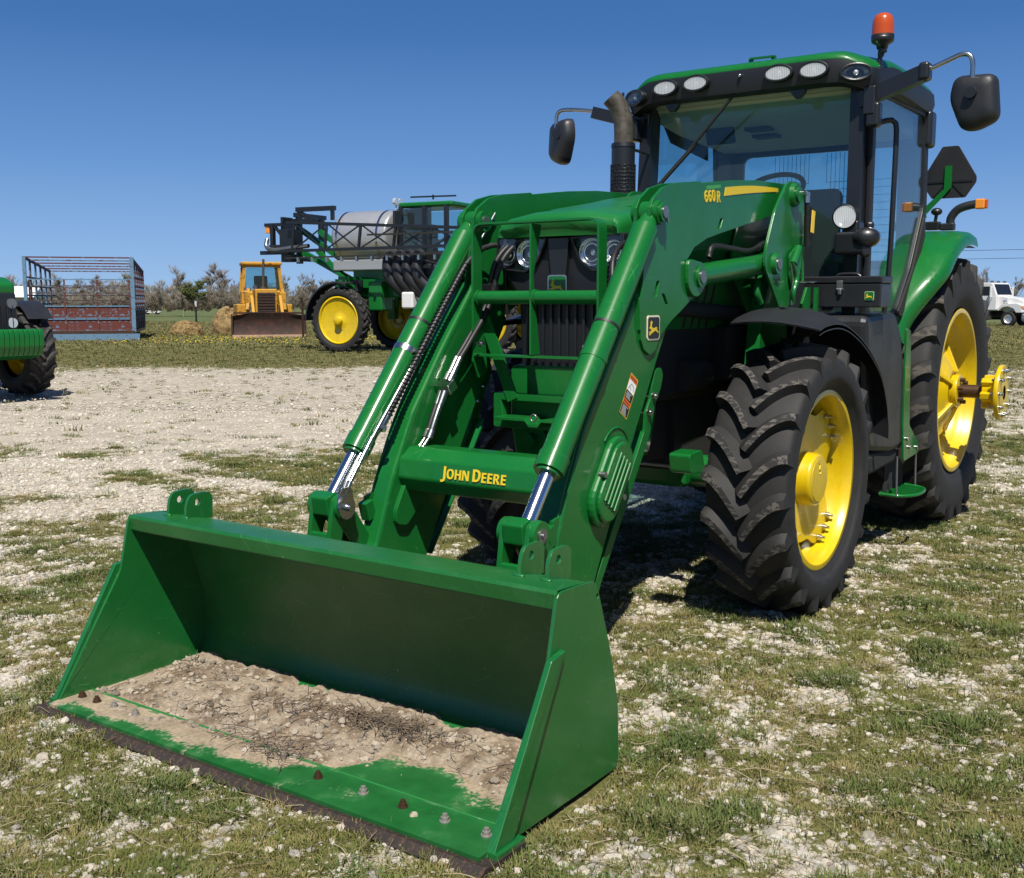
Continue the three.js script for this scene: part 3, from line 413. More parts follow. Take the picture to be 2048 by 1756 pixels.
  part(tc, 'hose_fitting', [cyl(off(0.70, 0.079, 0), off(0.74, 0.075, 0), 0.0175, 0.0175, 12), cyl(off(0.74, 0.075, 0), off(0.765, 0.070, 0), 0.012, 0.012, 10), cyl(off(0.765, 0.072, 0), off(0.765, 0.04, 0), 0.011, 0.011, 10), hexBolt(off(0.755, 0.09, 0), [0.2, 0.3, 0.1], 0.017, 0.02)], M.zinc);
  if (s < 0) {
    part(tc, 'level_rod', [cyl([-0.42, 2.01, 1.016], [-0.42, 0.965, 1.958], 0.0085, 0.0085, 10), cyl([-0.42, 0.995, 1.932], [-0.42, 0.90, 2.01], 0.013, 0.013, 10), ...poly([[-0.42, 0.93, 1.985], [-0.42, 0.82, 2.075], [-0.42, 0.765, 2.11]], 0.010), ...poly([[-0.44, 0.93, 1.985], [-0.44, 0.82, 2.075], [-0.44, 0.765, 2.11]], 0.008)], M.zinc, 'bright level indicator rod');
    part(tc, 'rod_bracket', [bx(0.10, 0.006, 0.02, -0.465, 1.36, 1.62, 0.55), bx(0.004, 0.05, 0.02, -0.42, 1.345, 1.615, 0.55)], M.zinc);
    part(tc, 'indicator_link', [exX(roundPoly([[1.99, 0.775], [2.06, 0.775], [2.09, 0.70], [2.05, 0.64], [1.99, 0.66], [1.985, 0.70]], 0.03), -0.438, -0.430, 0.001), cyl([-0.433, 0.69, 2.035], [-0.42, 0.69, 2.035], 0.05, 0.05, 28), cyl([-0.42, 0.69, 2.035], [-0.395, 0.69, 2.035], 0.018, 0.014, 12)].map((g) => g.translate(-0.018 * s, 0.025, 0.08)), M.zinc);
  }
  // bucket linkage: forked casting from rod end to bucket, and link back to the arm
  const lk = sub(tractor, 'bucket_link'), shift = (k, g) => g.translate(-0.018 * k, 0.025, 0.08);
  const UP = roundPoly([[1.98, 0.71], [2.03, 0.75], [2.085, 0.735], [2.10, 0.66], [2.135, 0.45], [2.20, 0.30], [2.14, 0.28], [2.07, 0.42], [2.03, 0.60], [1.985, 0.66]], 0.02);
  for (const [a, b] of [[0.448, 0.470], [0.562, 0.584]]) part(lk, 'fork_plate', [shift(s, ex(s, UP, a, b, 0.004))], M.green);
  part(lk, 'fork_block', [ex(s, roundPoly([[2.045, 0.755], [2.11, 0.735], [2.10, 0.655], [2.06, 0.66]], 0.01), 0.4695, 0.5625, 0.004), ex(s, roundPoly([[2.09, 0.585], [2.115, 0.585], [2.12, 0.56], [2.09, 0.56]], 0.006), 0.4695, 0.5625, 0.003), ex(s, [[2.10, 0.56], [2.12, 0.56], [2.18, 0.30], [2.15, 0.30]], 0.508, 0.524, 0.002)].map((g) => g.translate(-0.018 * s, 0.025, 0.08)), M.green);
  part(lk, 'fork_boss', [cyl([s * 0.432, 0.69, 2.035], [s * 0.452, 0.69, 2.035], 0.055, 0.058, 28), cyl([s * 0.580, 0.69, 2.035], [s * 0.604, 0.69, 2.035], 0.058, 0.055, 28), cyl([s * 0.47, 0.69, 2.035], [s * 0.562, 0.69, 2.035], 0.045, 0.045, 24)].map((g) => g.translate(-0.018 * s, 0.025, 0.08)), M.green);
  part(lk, 'fork_pin', [cyl([s * 0.425, 0.69, 2.035], [s * 0.609, 0.69, 2.035], 0.028, 0.028, 20), cyl([s * 0.605, 0.69, 2.035], [s * 0.616, 0.69, 2.035], 0.012, 0.012, 8)].map((g) => g.translate(-0.018 * s, 0.025, 0.08)), M.steel);
  for (const [a, b] of [[0.475, 0.492], [0.540, 0.557]]) part(lk, 'rear_link', [ex(s, roundPoly([[2.01, 0.735], [2.06, 0.72], [2.05, 0.65], [1.95, 0.52], [1.90, 0.33], [1.80, 0.33], [1.83, 0.52], [1.93, 0.66]], 0.03), a, b, 0.003)].map((g) => g.translate(-0.018 * s, 0.025, 0.08)), M.green);
  part(arm, 'stop_block', [rb(0.05, 0.085, 0.05, 0.004, s * 0.478, 0.665, 1.91, 0.3), ex(s, [[1.86, 0.735], [1.91, 0.725], [1.91, 0.63], [1.86, 0.63]], 0.484, 0.499, 0.001)], M.green);
  // ribbed cover on the lower arm
  if (s > 0) {
    const cx = 1.50, cy = 0.832, a = 0.625, rot = (l, f = 1) => l.map(([u, v]) => [cx + u * Math.cos(a) * f - v * Math.sin(a) * f, cy + u * Math.sin(a) * f + v * Math.cos(a) * f]);
    const stad = (w, h, n = 12) => { const o = []; for (let i = 0; i <= n; i++) { const t = i / n * Math.PI; o.push([w * Math.cos(t), h - w + w * Math.sin(t)]); } for (let i = 0; i <= n; i++) { const t = Math.PI + i / n * Math.PI; o.push([w * Math.cos(t), -(h - w) + w * Math.sin(t)]); } return o; };
    const cov = part(arm, 'pivot_cover', [ex(s, rot(stad(0.105, 0.205)).reverse(), 0.503, 0.538, 0.012), ex(s, rot(stad(0.086, 0.182)).reverse(), 0.536, 0.556, 0.008)], M.green);
    part(arm, 'cover_rib', [[-0.045, 0], [-0.014, 0], [0.017, 0], [0.048, 0]].map(([u]) => ex(s, rot([[u - 0.007, -0.115], [u + 0.007, -0.115], [u + 0.007, 0.115], [u - 0.007, 0.115]]).reverse(), 0.555, 0.566, 0.004)), M.green);
    for (const [u, v] of [[-0.10, -0.02], [0.10, -0.02]]) { const p = rot([[u, v]])[0]; part(arm, 'cover_bolt', [cyl([0.525, p[1], p[0]], [0.556, p[1], p[0]], 0.014, 0.014, 6)], M.steel); }
    part(arm, 'weld_arc', [tube(Array.from({ length: 13 }, (_, i) => { const t = Math.PI * (1 - i / 12), q = rot([[0.118 * Math.cos(t), 0.125 + 0.118 * Math.sin(t)]])[0]; return [0.506, q[1], q[0]]; }), 0.005, 26, 6)], M.green);
  }
  // lift cylinder under the arm
  const lc = sub(tractor, 'lift_cylinder');
  part(lc, 'barrel', [cyl([s * 0.495, 1.702, 0.64], [s * 0.495, 1.789, -0.25], 0.056, 0.056, 36), cyl([s * 0.495, 1.697, 0.70], [s * 0.495, 1.703, 0.64], 0.05, 0.056, 28), cyl([s * 0.495, 1.783, -0.19], [s * 0.495, 1.791, -0.265], 0.062, 0.062, 32)], M.green);
  part(lc, 'rod', [cyl([s * 0.495, 1.79, -0.26], [s * 0.495, 1.80, -0.42], 0.03, 0.03, 20)], M.chrome);
  part(lc, 'hose', [tube([[s * 0.505, 1.79, 0.54], [s * 0.505, 1.845, 0.50], [s * 0.51, 1.845, 0.30], [s * 0.505, 1.84, 0.06], [s * 0.505, 1.88, -0.12]], 0.014, 30, 8)], M.hose);
  part(lc, 'fitting', [cyl([s * 0.505, 1.86, -0.06], [s * 0.505, 1.885, -0.14], 0.018, 0.018, 10)], M.zinc);
  // mast with pivot and linkage
  const ms = sub(tractor, 'loader_mast');
  const MP = roundPoly([[-0.285, 2.222], [-0.465, 2.226], [-0.53, 2.12], [-0.562, 1.81], [-0.51, 1.69], [-0.262, 1.50], [0.01, 1.76], [0.0, 1.845], [-0.112, 2.055]], [0.05, 0.05, 0.04, 0.04, 0.03, 0.02, 0.05, 0.05, 0.03]);
  part(ms, 'mast_plate', [ex(s, MP, 0.560, 0.575, 0.002)], M.green);
  part(ms, 'mast_inner_plate', [ex(s, MP, 0.375, 0.39, 0.002)], M.green);
  part(ms, 'mast_post', [ex(s, [[-0.57, 2.0], [-0.62, 1.2], [-0.62, 0.75], [-0.12, 0.75], [-0.22, 1.48], [-0.27, 1.60], [-0.42, 1.9]], 0.391, 0.47, 0.004)], M.green);
  part(ms, 'pivot_boss', [cyl([s * 0.575, 2.152, -0.36], [s * 0.60, 2.152, -0.36], 0.065, 0.058, 28), cyl([s * 0.53, 2.152, -0.36], [s * 0.616, 2.152, -0.36], 0.04, 0.04, 24)], M.green);
  part(ms, 'lower_boss', [cyl([s * 0.575, 1.778, -0.125], [s * 0.60, 1.778, -0.125], 0.058, 0.052, 28)], M.green);
  part(ms, 'pivot_pin', [cyl([s * 0.592, 1.778, -0.125], [s * 0.606, 1.778, -0.125], 0.03, 0.03, 20)], M.steel);
  if (s > 0) {
    const lt = sub(tractor, 'mast_latch'); lt.position.set(-0.068, 0.012, -0.165);
    part(lt, 'latch_strut', [cyl([0.70, 2.12, -0.245], [0.70, 2.02, -0.265], 0.012, 0.010, 10), cyl([0.70, 2.03, -0.265], [0.695, 1.87, -0.29], 0.018, 0.018, 12)], M.hose);
    part(lt, 'strut_end', [cyl([0.70, 2.14, -0.25], [0.70, 2.10, -0.25], 0.017, 0.017, 10), rb(0.03, 0.02, 0.05, 0.004, 0.695, 2.15, -0.25)], M.zinc);
    part(lt, 'latch', [cyl([0.665, 1.86, -0.24], [0.67, 1.77, -0.15], 0.022, 0.022, 12), ex(1, roundPoly([[-0.13, 1.82], [-0.25, 1.88], [-0.31, 1.80], [-0.26, 1.66], [-0.20, 1.62], [-0.14, 1.70]], 0.02), 0.65, 0.662, 0.002), cyl([0.66, 1.88, -0.30], [0.66, 1.68, -0.33], 0.010, 0.010, 10)], M.green);
    part(lt, 'latch_bracket', [ex(1, [[-0.12, 1.77], [-0.19, 1.79], [-0.22, 1.72], [-0.18, 1.55], [-0.15, 1.55], [-0.16, 1.68]], 0.664, 0.672, 0.001)], M.zinc);
    part(lt, 'lever', [tube([[0.67, 1.78, -0.14], [0.68, 1.70, -0.19], [0.68, 1.62, -0.15], [0.67, 1.56, -0.17]], 0.012, 16, 8)], M.green);
    part(lt, 'hook_stop', [tube([[0.56, 1.68, 0.06], [0.57, 1.62, 0.10], [0.575, 1.56, 0.06]], 0.022, 14, 8)], M.green);
    part(lt, 'name_tag', [rb(0.09, 0.006, 0.05, 0.002, 0.70, 1.675, -0.30, 0.15)], M.zinc);
    part(lt, 'warning_plate', [rb(0.004, 0.12, 0.045, 0.001, 0.725, 2.00, -0.285, -0.1)], decalMat('w'));
  }
}
// torque tube between the arms
{
  const prof = [[1.60, 0.935], [1.705, 0.935], [1.775, 0.89], [1.79, 0.805], [1.755, 0.745], [1.62, 0.715], [1.53, 0.76], [1.53, 0.90]];
  const tt = part(tractor, 'torque_tube', [exX(roundPoly(prof, 0.012), -0.4005, 0.4005, 0.003)], M.green);
  const [l1, w1] = text('J', 0.062, 0.003), [l2, w2] = text('OHN', 0.050, 0.003, 0.03), [l3, w3] = text('D', 0.062, 0.003), [l4, w4] = text('EERE', 0.050, 0.003, 0.03);
  l2.forEach((g) => g.translate(w1, 0, 0)); l3.forEach((g) => g.translate(w1 + w2 + 0.016, 0, 0)); l4.forEach((g) => g.translate(w1 + w2 + w3 + 0.016, 0, 0));
  const all = [...l1, ...l2, ...l3, ...l4], total = w1 + w2 + w3 + w4 + 0.016, k = 0.35 / total; all.forEach((g) => g.scale(k, k, 1));
  part(tt, 'lettering', setOn(all, [-0.155, 0.822, 1.7898], [1, 0, 0], [0, 0.985, -0.172]), M.decal);
  for (const s of [-1, 1]) part(tractor, 'tube_gusset', [exX(roundPoly([[1.76, 0.78], [1.83, 0.66], [1.83, 0.60], [1.76, 0.58], [1.62, 0.70]], 0.02), s > 0 ? 0.375 : -0.40, s > 0 ? 0.40 : -0.375, 0.003)], M.green);
}
function decalMat(kind) {
  const c = document.createElement('canvas'); c.width = 128; c.height = 320; const x = c.getContext('2d');
  x.fillStyle = '#e8c23c'; x.fillRect(0, 0, 128, 320); x.fillStyle = '#111'; x.fillRect(5, 5, 118, 310);
  x.fillStyle = '#d8641e'; x.fillRect(5, 5, 118, 38); x.fillStyle = '#111'; x.font = 'bold 22px sans-serif'; x.textAlign = 'center'; x.fillText('WARNING', 64, 32);
  x.fillStyle = '#f2f2ee'; x.fillRect(5, 45, 118, 84); x.strokeStyle = '#223'; x.lineWidth = 5; x.beginPath(); x.moveTo(24, 118); x.lineTo(52, 66); x.lineTo(96, 78); x.lineTo(104, 104); x.moveTo(40, 92); x.lineTo(70, 112); x.stroke();
  x.fillStyle = '#ddd'; for (let i = 0; i < 5; i++) x.fillRect(18, 140 + i * 10, 84 - (i * 23) % 30, 4);
  x.fillStyle = '#d8641e'; x.fillRect(5, 196, 118, 38); x.fillStyle = '#111'; x.fillText('WARNING', 64, 222); x.fillStyle = '#ddd'; for (let i = 0; i < 7; i++) x.fillRect(18, 244 + i * 10, 90 - (i * 31) % 36, 4);
  const t = new THREE.CanvasTexture(c); t.colorSpace = THREE.SRGBColorSpace; t.flipY = true; return S({ map: t, roughness: 0.5 });
}
// lettering and marks on the near arm
{
  const sw = []; for (let i = 0; i <= 14; i++) { const t = i / 14; sw.push([lerp(0.398, -0.28, t), lerp(2.134, 2.184, t) + 0.010 * Math.sin(Math.PI * t)]); } for (let i = 14; i >= 0; i--) { const t = i / 14; sw.push([lerp(0.408, -0.28, t), lerp(2.092, 2.166, t) + 0.004 * Math.sin(Math.PI * t)]); }
  part(tractor, 'yellow_stripe', [exX(sw, 0.518, 0.5205, 0)], M.decal);
  const [t1, w] = text('660', 0.055, 0.0025), [t2, w2] = text('R', 0.055, 0.0025); t2.forEach((g) => g.translate(w + 0.014, -0.006, 0));
  const all = [...t1, ...t2], k = 0.185 / (w + w2 + 0.014); all.forEach((g) => g.scale(k * 1.0, 1, 1));
  part(tractor, 'model_lettering', setOn(all, [0.5183, 2.045, 0.63], [0, 0.11, -1], [0, 1, 0.11]), M.decal);
  part(tractor, 'worn_label', [exX([[0.615, 2.122], [0.455, 2.142], [0.45, 2.126], [0.61, 2.106]], 0.518, 0.5195, 0)], S({ color: lin(0.05, 0.30, 0.08), roughness: 0.6 }));
  emblem(tractor, [0.5183, 1.467, 1.130], [0, 0, -1], [0, 1, 0], 0.118, 0.108, M.gloss, M.decal, S({ color: lin(0.75, 0.70, 0.5), roughness: 0.5 }), 0.1);
  const g = new THREE.PlaneGeometry(0.075, 0.19); ownUV(g);
  part(tractor, 'warning_label', setOn([g], [0.5062, 1.178, 1.318], [0, -0.53, -0.848], [0, 0.848, -0.53]), decalMat('a'));
}
// hoses and coupler block on the inside of the far arm
{
  const h = sub(tractor, 'hydraulic_lines'); h.position.set(0.04, -0.02, 0.02);
  for (const [dx, dz] of [[0, 0], [0.035, 0.02]]) {
    part(h, 'hose', [tube([[-0.30 + dx, 1.95, 0.95], [-0.36 + dx, 1.80, 1.12], [-0.40 + dx, 1.58, 1.16 + dz], [-0.405 + dx, 1.42, 1.30 + dz], [-0.41 + dx, 1.33, 1.385 + dz]], 0.0135, 36, 9)], M.hose);
    part(h, 'fitting', [cyl([-0.41 + dx, 1.34, 1.375 + dz], [-0.413 + dx, 1.27, 1.425 + dz], 0.016, 0.016, 10), cyl([-0.413 + dx, 1.27, 1.425 + dz], [-0.415 + dx, 1.235, 1.45 + dz], 0.021, 0.021, 6)], M.zinc);
    part(h, 'lower_fitting', [cyl([-0.415 + dx, 1.19, 1.485 + dz], [-0.416 + dx, 1.13, 1.52 + dz], 0.019, 0.016, 10), cyl([-0.416 + dx, 1.02, 1.58 + dz], [-0.417 + dx, 0.985, 1.60 + dz], 0.021, 0.021, 6)], M.zinc);
    part(h, 'lower_hose', [tube([[-0.416 + dx, 1.14, 1.515 + dz], [-0.416 + dx, 1.07, 1.555 + dz], [-0.417 + dx, 1.0, 1.59 + dz]], 0.014, 12, 9)], dx ? M.zinc : M.hose);
    part(h, 'steel_line', [tube([[-0.417 + dx, 0.99, 1.60 + dz], [-0.42 + dx, 0.96, 1.63 + dz], [-0.43 + dx, 0.93, 1.66 + dz]], 0.009, 12, 8)], M.zinc);
  }
  part(h, 'coupler_block', [rb(0.085, 0.05, 0.06, 0.004, -0.398, 1.212, 1.475, 0.55), cyl([-0.45, 1.23, 1.465], [-0.44, 1.23, 1.465], 0.02, 0.02, 6)], M.zinc);
  part(h, 'hose_clamp', [rb(0.10, 0.05, 0.04, 0.004, -0.385, 1.66, 1.145)], M.gloss);
}

// ---------- bucket ----------
{
  const b = sub(tractor, 'bucket'), W = 1.05;
  const SIDE = [[2.735, 0.708], [2.785, 0.49], [3.085, 0.035], [3.10, 0.018], [2.36, 0.018], [2.345, 0.05], [2.354, 0.254], [2.408, 0.442], [2.49, 0.66], [2.515, 0.698], [2.60, 0.705]];
  for (const s of [1, -1]) {
    part(b, 'side_plate', [ex(s, roundPoly(SIDE, [0.03, 0.02, 0.01, 0.002, 0.01, 0.01, 0.05, 0.05, 0.03, 0.02, 0.01]), W - 0.012, W, 0.002, s > 0 ? [circ(2.497, 0.645, 0.008, 10)] : [])], M.bucket);
    part(b, 'side_cutter', [ex(s, roundPoly([[2.80, 0.515], [2.745, 0.50], [2.72, 0.53], [3.0, 0.028], [3.096, 0.030]].filter((_, i) => i !== 1), 0.006), W, W + 0.022, 0.003)], M.bucket);
    part(b, 'side_shoe', [ex(s, [[3.10, 0.018], [3.10, 0.034], [2.96, 0.034], [2.96, 0.018]], W, W + 0.035, 0.002)], M.bucket);
  }
  // folded back sheet: lip, top, curved back
  const pr = [[2.728, 0.652], [2.735, 0.700], [2.728, 0.712], [2.60, 0.706], [2.515, 0.690], [2.47, 0.60], [2.41, 0.44], [2.368, 0.30], [2.358, 0.20], [2.362, 0.12], [2.385, 0.065], [2.43, 0.035], [2.50, 0.024]];
  const sm = new THREE.CatmullRomCurve3(pr.slice(4).map(([z, y]) => new THREE.Vector3(0, y, z)), false, 'centripetal').getPoints(28).map((p) => [p.z, p.y]);
  const line = [...pr.slice(0, 4), ...sm], rows = [], rows2 = [];
  for (const x of Array.from({ length: 15 }, (_, i) => lerp(-W + 0.005, W - 0.005, i / 14))) { rows.push(line.map(([z, y]) => [x, y, z])); rows2.push(line.map(([z, y], i) => [x, y - (i < 5 ? 0.006 : 0), z - (i >= 4 ? 0.006 : i < 2 ? 0.006 : 0)])); }
  part(b, 'back_sheet', [grid(rows, 0.5), grid(rows2, 0.5)], M.bucketBack);
  // floor sheet with caked mud
  const fl = new THREE.PlaneGeometry(2 * W - 0.024, 0.62, 60, 20); ownUV(fl); fl.rotateX(-Math.PI / 2).translate(0, 0.0235, 2.79);
  { const p = fl.attributes.position, uv = fl.attributes.uv; for (let i = 0; i < p.count; i++) uv.setXY(i, (p.getX(i) + 1.05) / 2.1, (p.getZ(i) - 2.48) / 0.64); }
  part(b, 'floor_sheet', [fl, ownUV(new THREE.PlaneGeometry(2.07, 0.60).rotateX(Math.PI / 2).translate(0, 0.012, 2.79))], M.bucketFloor);
  part(b, 'edge_strip', [(() => { const g = bx(2 * W - 0.01, 0.012, 0.188, 0, 0.0255, 3.039), p = g.attributes.position; for (let i = 0; i < p.count; i++) g.attributes.uv.setXY(i, (p.getX(i) + 1.05) / 2.1, (p.getZ(i) - 2.48) / 0.64); return ownUV(g); })()], M.bucketFloor);
  part(b, 'weld_bead', [cyl([-W + 0.02, 0.032, 2.945], [W - 0.02, 0.032, 2.945], 0.005, 0.005, 6)], M.bucketEdge);
  part(b, 'cutting_edge', [exX([[2.96, 0.0], [3.175, 0.0], [3.188, 0.006], [3.156, 0.024], [3.134, 0.019], [2.96, 0.019]], -1.088, 1.088, 0.001)], M.edge);
  // bolts along the edge
  const bg = join([cyl([0, 0.03, 0], [0, 0.034, 0], 0.017, 0.017, 14), cyl([0, 0.0335, 0], [0, 0.045, 0], 0.0135, 0.0135, 6), cyl([0, 0.0445, 0], [0, 0.054, 0], 0.008, 0.008, 10)]);
  for (const [x, r] of [[0.985, 0], [0.83, 0], [0.665, 1], [0.50, 0], [0.30, 1], [-0.66, 0], [-0.79, 0], [-0.90, 1], [-0.995, 1]]) { const m = new THREE.Mesh(bg, r ? M.shaft : M.boltTop); m.name = 'edge_bolt'; m.position.set(x, 0.001, 3.035 - 0.02); m.rotation.y = x * 9; m.castShadow = m.receiveShadow = true; b.add(m); }
  // lifting ears on the top rail
  for (const x of [-0.925, -0.815, 0.835, 0.94]) part(b, 'ear', [exX(roundPoly([[2.495, 0.69], [2.632, 0.69], [2.625, 0.765], [2.605, 0.80], [2.52, 0.805], [2.49, 0.785]], [0.004, 0.004, 0.03, 0.03, 0.03, 0.03]), x - 0.007, x + 0.007, 0.001, [circ(2.57, 0.765, 0.015, 16)])], M.bucket);
  for (const x of [-0.925, -0.815, 0.835, 0.94]) part(b, 'weld', [new THREE.SphereGeometry(0.012, 8, 6).scale(2.0, 0.6, 1).translate(x, 0.709, 2.63)], M.bucket);
  for (const s of [-1, 1]) part(b, 'carrier_hook', [exX(roundPoly([[2.45, 0.62], [2.36, 0.58], [2.12, 0.36], [2.05, 0.2], [2.12, 0.12], [2.36, 0.06], [2.35, 0.25]], 0.03), s > 0 ? 0.372 : -0.392, s > 0 ? 0.392 : -0.372, 0.002), exX(roundPoly([[2.45, 0.62], [2.36, 0.58], [2.12, 0.36], [2.05, 0.2], [2.12, 0.12], [2.36, 0.06], [2.35, 0.25]], 0.03), s > 0 ? 0.513 : -0.533, s > 0 ? 0.533 : -0.513, 0.002), cyl([s * 0.42, 0.26, 2.09], [s * 0.62, 0.26, 2.09], 0.03)], M.bucket);
}
// ---------- cab, fenders and fittings ----------
{
  const cab = sub(tractor, 'cab');
  // roof: green shell over a black visor that carries the lamps
  const plan = (g) => roundPoly([[-0.80 + g, -0.98 - g], [-0.60, -0.90 - g], [0.60, -0.90 - g], [0.80 - g, -0.98 - g], [0.83 - g, -1.5], [0.78 - g, -2.45 + g], [-0.78 + g, -2.45 + g], [-0.83 + g, -1.5]], [0.10, 0.12, 0.12, 0.10, 0.2, 0.16, 0.16, 0.2], 6);
  const layer = (l) => l.map(([y, g]) => { const p = plan(g); return [...p, p[0]].map(([x, z]) => [x, y, z]); });
  const dip = (rows) => rows.map((r) => r.map(([x, y, z]) => [x, y - 0.05 * smooth(0.60, 0.80, Math.abs(x)) * smooth(-1.35, -0.95, z) - 0.02 * Math.pow(x / 0.8, 2), z]));
  const cap = (row) => row.map(([x, y, z]) => [0, y + 0.01, -1.7]);
  const rf = dip(layer([[2.972, 0.012], [2.985, 0.014], [3.008, 0.035], [3.024, 0.08], [3.034, 0.16]]));
  rf.push(cap(rf[rf.length - 1]));
  part(cab, 'roof', [grid(rf, 0.6)], M.green);
  const vz = dip(layer([[2.835, 0.12], [2.82, 0.05], [2.84, 0.012], [2.90, -0.004], [2.965, 0.002], [2.975, 0.02]]));
  part(cab, 'visor', [grid(vz, 0.6), exY(plan(0.09), 2.832, 2.85, 0)], M.visor);
  part(cab, 'headliner', [exY(plan(0.13), 2.818, 2.832, 0)], M.headliner);
  part(cab, 'ceiling_console', [exX(roundPoly([[-1.1, 2.82], [-1.2, 2.74], [-1.5, 2.70], [-2.3, 2.66], [-2.35, 2.82]], 0.03), -0.68, 0.68, 0.01)], M.headliner);
  for (const x of [-0.46, 0.36]) part(cab, 'visor_bracket', [exZ(roundPoly([[x - 0.05, 2.86], [x + 0.05, 2.86], [x + 0.045, 2.80], [x + 0.015, 2.765], [x - 0.015, 2.765], [x - 0.045, 2.80]], 0.01), -0.985, -0.945, 0.008)], M.gloss);
  part(cab, 'nozzle', [new THREE.SphereGeometry(0.012, 12, 8).translate(0.02, 2.925, -0.885)], M.chrome);
  part(cab, 'roof_handle', [bar([-0.07, 3.095, -1.25], [0.09, 3.092, -1.25], 0.03, 0.010), bar([-0.065, 3.02, -1.25], [-0.065, 3.095, -1.25], 0.010, 0.03), bar([0.085, 3.02, -1.25], [0.085, 3.095, -1.25], 0.010, 0.03)], M.green);
  for (const [x, y, z, ry, on] of [[-0.71, 2.872, -0.918, -0.38, 0.35], [-0.475, 2.905, -0.880, -0.05, 1], [-0.265, 2.910, -0.876, -0.02, 0.7], [0.265, 2.910, -0.876, 0.02, 0.8], [0.475, 2.905, -0.880, 0.05, 1], [0.71, 2.872, -0.918, 0.38, 0.35]]) {
    const l = sub(tractor, 'roof_lamp'); l.position.set(x, y, z); l.rotation.set(0.03, ry, 0);
    part(l, 'bezel', [exZ(oval(0, 0, 0.090, 0.052), -0.05, 0.012, 0.006, [oval(0, 0, 0.074, 0.037)])], M.gloss);
    part(l, 'reflector', [new THREE.SphereGeometry(1, 24, 10, 0, Math.PI * 2, 0, Math.PI / 2).rotateX(-Math.PI / 2).scale(0.075, 0.038, 0.035).translate(0, 0, 0.0)], on < 0.5 ? M.steel : M.silver);
    part(l, 'bulb', [new THREE.SphereGeometry(0.016, 12, 8).translate(0, 0, -0.012)], M.silver);
    part(l, 'lens', [exZ(oval(0, 0, 0.075, 0.038), 0.004, 0.008, 0)], on < 0.5 ? M.lens : M.lampLens);
  }
  // pillars
  for (const s of [-1, 1]) {
    part(cab, 'front_pillar', [bar([s * 0.70, 1.42, -1.03], [s * 0.685, 2.86, -1.10], 0.125, 0.08)], M.gloss);
    part(cab, 'rear_pillar', [bar([s * 0.70, 1.75, -2.36], [s * 0.68, 2.85, -2.30], 0.13, 0.10)], M.gloss);
    part(cab, 'side_frame', [exX(roundPoly([[-1.10, 1.42], [-1.10, 2.84], [-2.30, 2.84], [-2.34, 2.2], [-2.05, 1.75], [-1.75, 1.42]], 0.04), s > 0 ? 0.735 : -0.765, s > 0 ? 0.765 : -0.735, 0.006, [roundPoly([[-1.16, 1.52], [-1.16, 2.79], [-2.22, 2.79], [-2.26, 2.2], [-2.0, 1.8], [-1.72, 1.52]], 0.05)])], M.visor);
    part(cab, 'side_window', [exX(roundPoly([[-1.15, 1.51], [-1.15, 2.80], [-2.23, 2.80], [-2.27, 2.2], [-2.0, 1.79], [-1.72, 1.51]], 0.05), s > 0 ? 0.748 : -0.752, s > 0 ? 0.752 : -0.748, 0)], M.glass);
  }
  part(cab, 'windshield', [exZ(roundPoly([[-0.645, 1.46], [0.645, 1.46], [0.63, 2.85], [-0.63, 2.85]], 0.02), -0.002, 0.002, 0).rotateX(-0.045).translate(0, 0, -1.005)], M.glass);
  part(cab, 'rear_window_frame', [exZ([[-0.68, 1.7], [0.68, 1.7], [0.66, 2.84], [-0.66, 2.84]], -2.36, -2.33, 0.002, [roundPoly([[-0.57, 1.86], [0.57, 1.86], [0.56, 2.63], [-0.56, 2.63]], 0.06)])], M.gloss);
  part(cab, 'rear_window', [exZ(roundPoly([[-0.58, 1.85], [0.58, 1.85], [0.57, 2.64], [-0.57, 2.64]], 0.06), -2.347, -2.343, 0)], M.glass);
  const wires = []; for (let i = 0; i < 9; i++) for (const s of [-1, 1]) { const x = 0.05 + i * 0.035, y = 2.42 - i * 0.052; wires.push(...poly([[s * (x * 0.9 + 0.02), 2.62, -2.338], [s * (x * 0.9 + 0.02), y, -2.338], [s * 0.55, y, -2.338]], 0.0016, 4)); }
  part(cab, 'heater_wires', wires, M.matt);
  part(cab, 'cab_floor', [bx(1.36, 0.06, 1.25, 0, 1.40, -1.72), exX([[-2.3, 1.40], [-1.95, 1.40], [-2.1, 1.72], [-2.3, 1.80]], -0.6, 0.6, 0.01)], M.interior);
  part(cab, 'dash', [exX(roundPoly([[-1.06, 1.45], [-1.06, 1.95], [-1.16, 2.0], [-1.26, 1.92], [-1.22, 1.45]], 0.03), -0.24, 0.24, 0.01), rb(0.10, 0.5, 0.10, 0.03, 0, 1.72, -1.30, 0.4)], M.interior);
  part(cab, 'steering_wheel', [new THREE.TorusGeometry(0.20, 0.017, 10, 40).rotateX(Math.PI / 2 + 0.62).translate(0, 2.30, -1.50), cyl([0, 2.28, -1.48], [0, 1.95, -1.30], 0.03), bar([-0.18, 2.30, -1.50], [0.18, 2.30, -1.50], 0.03, 0.016), bar([0, 2.30, -1.50], [0, 2.20, -1.64], 0.03, 0.016)], M.interior);
  part(cab, 'backrest', [rb(0.50, 0.66, 0.13, 0.06, 0.02, 2.02, -2.05, -0.12)], M.seat);
  part(cab, 'seat_cushion', [rb(0.50, 0.14, 0.50, 0.05, 0.02, 1.68, -1.80), rb(0.4, 0.25, 0.4, 0.03, 0.02, 1.5, -1.82)], M.seat);
  part(cab, 'armrest', [rb(0.12, 0.1, 0.42, 0.03, -0.34, 1.90, -1.76), rb(0.2, 0.4, 0.5, 0.03, -0.42, 1.62, -1.75), rb(0.08, 0.06, 0.34, 0.03, 0.34, 1.86, -1.80)], M.interior);
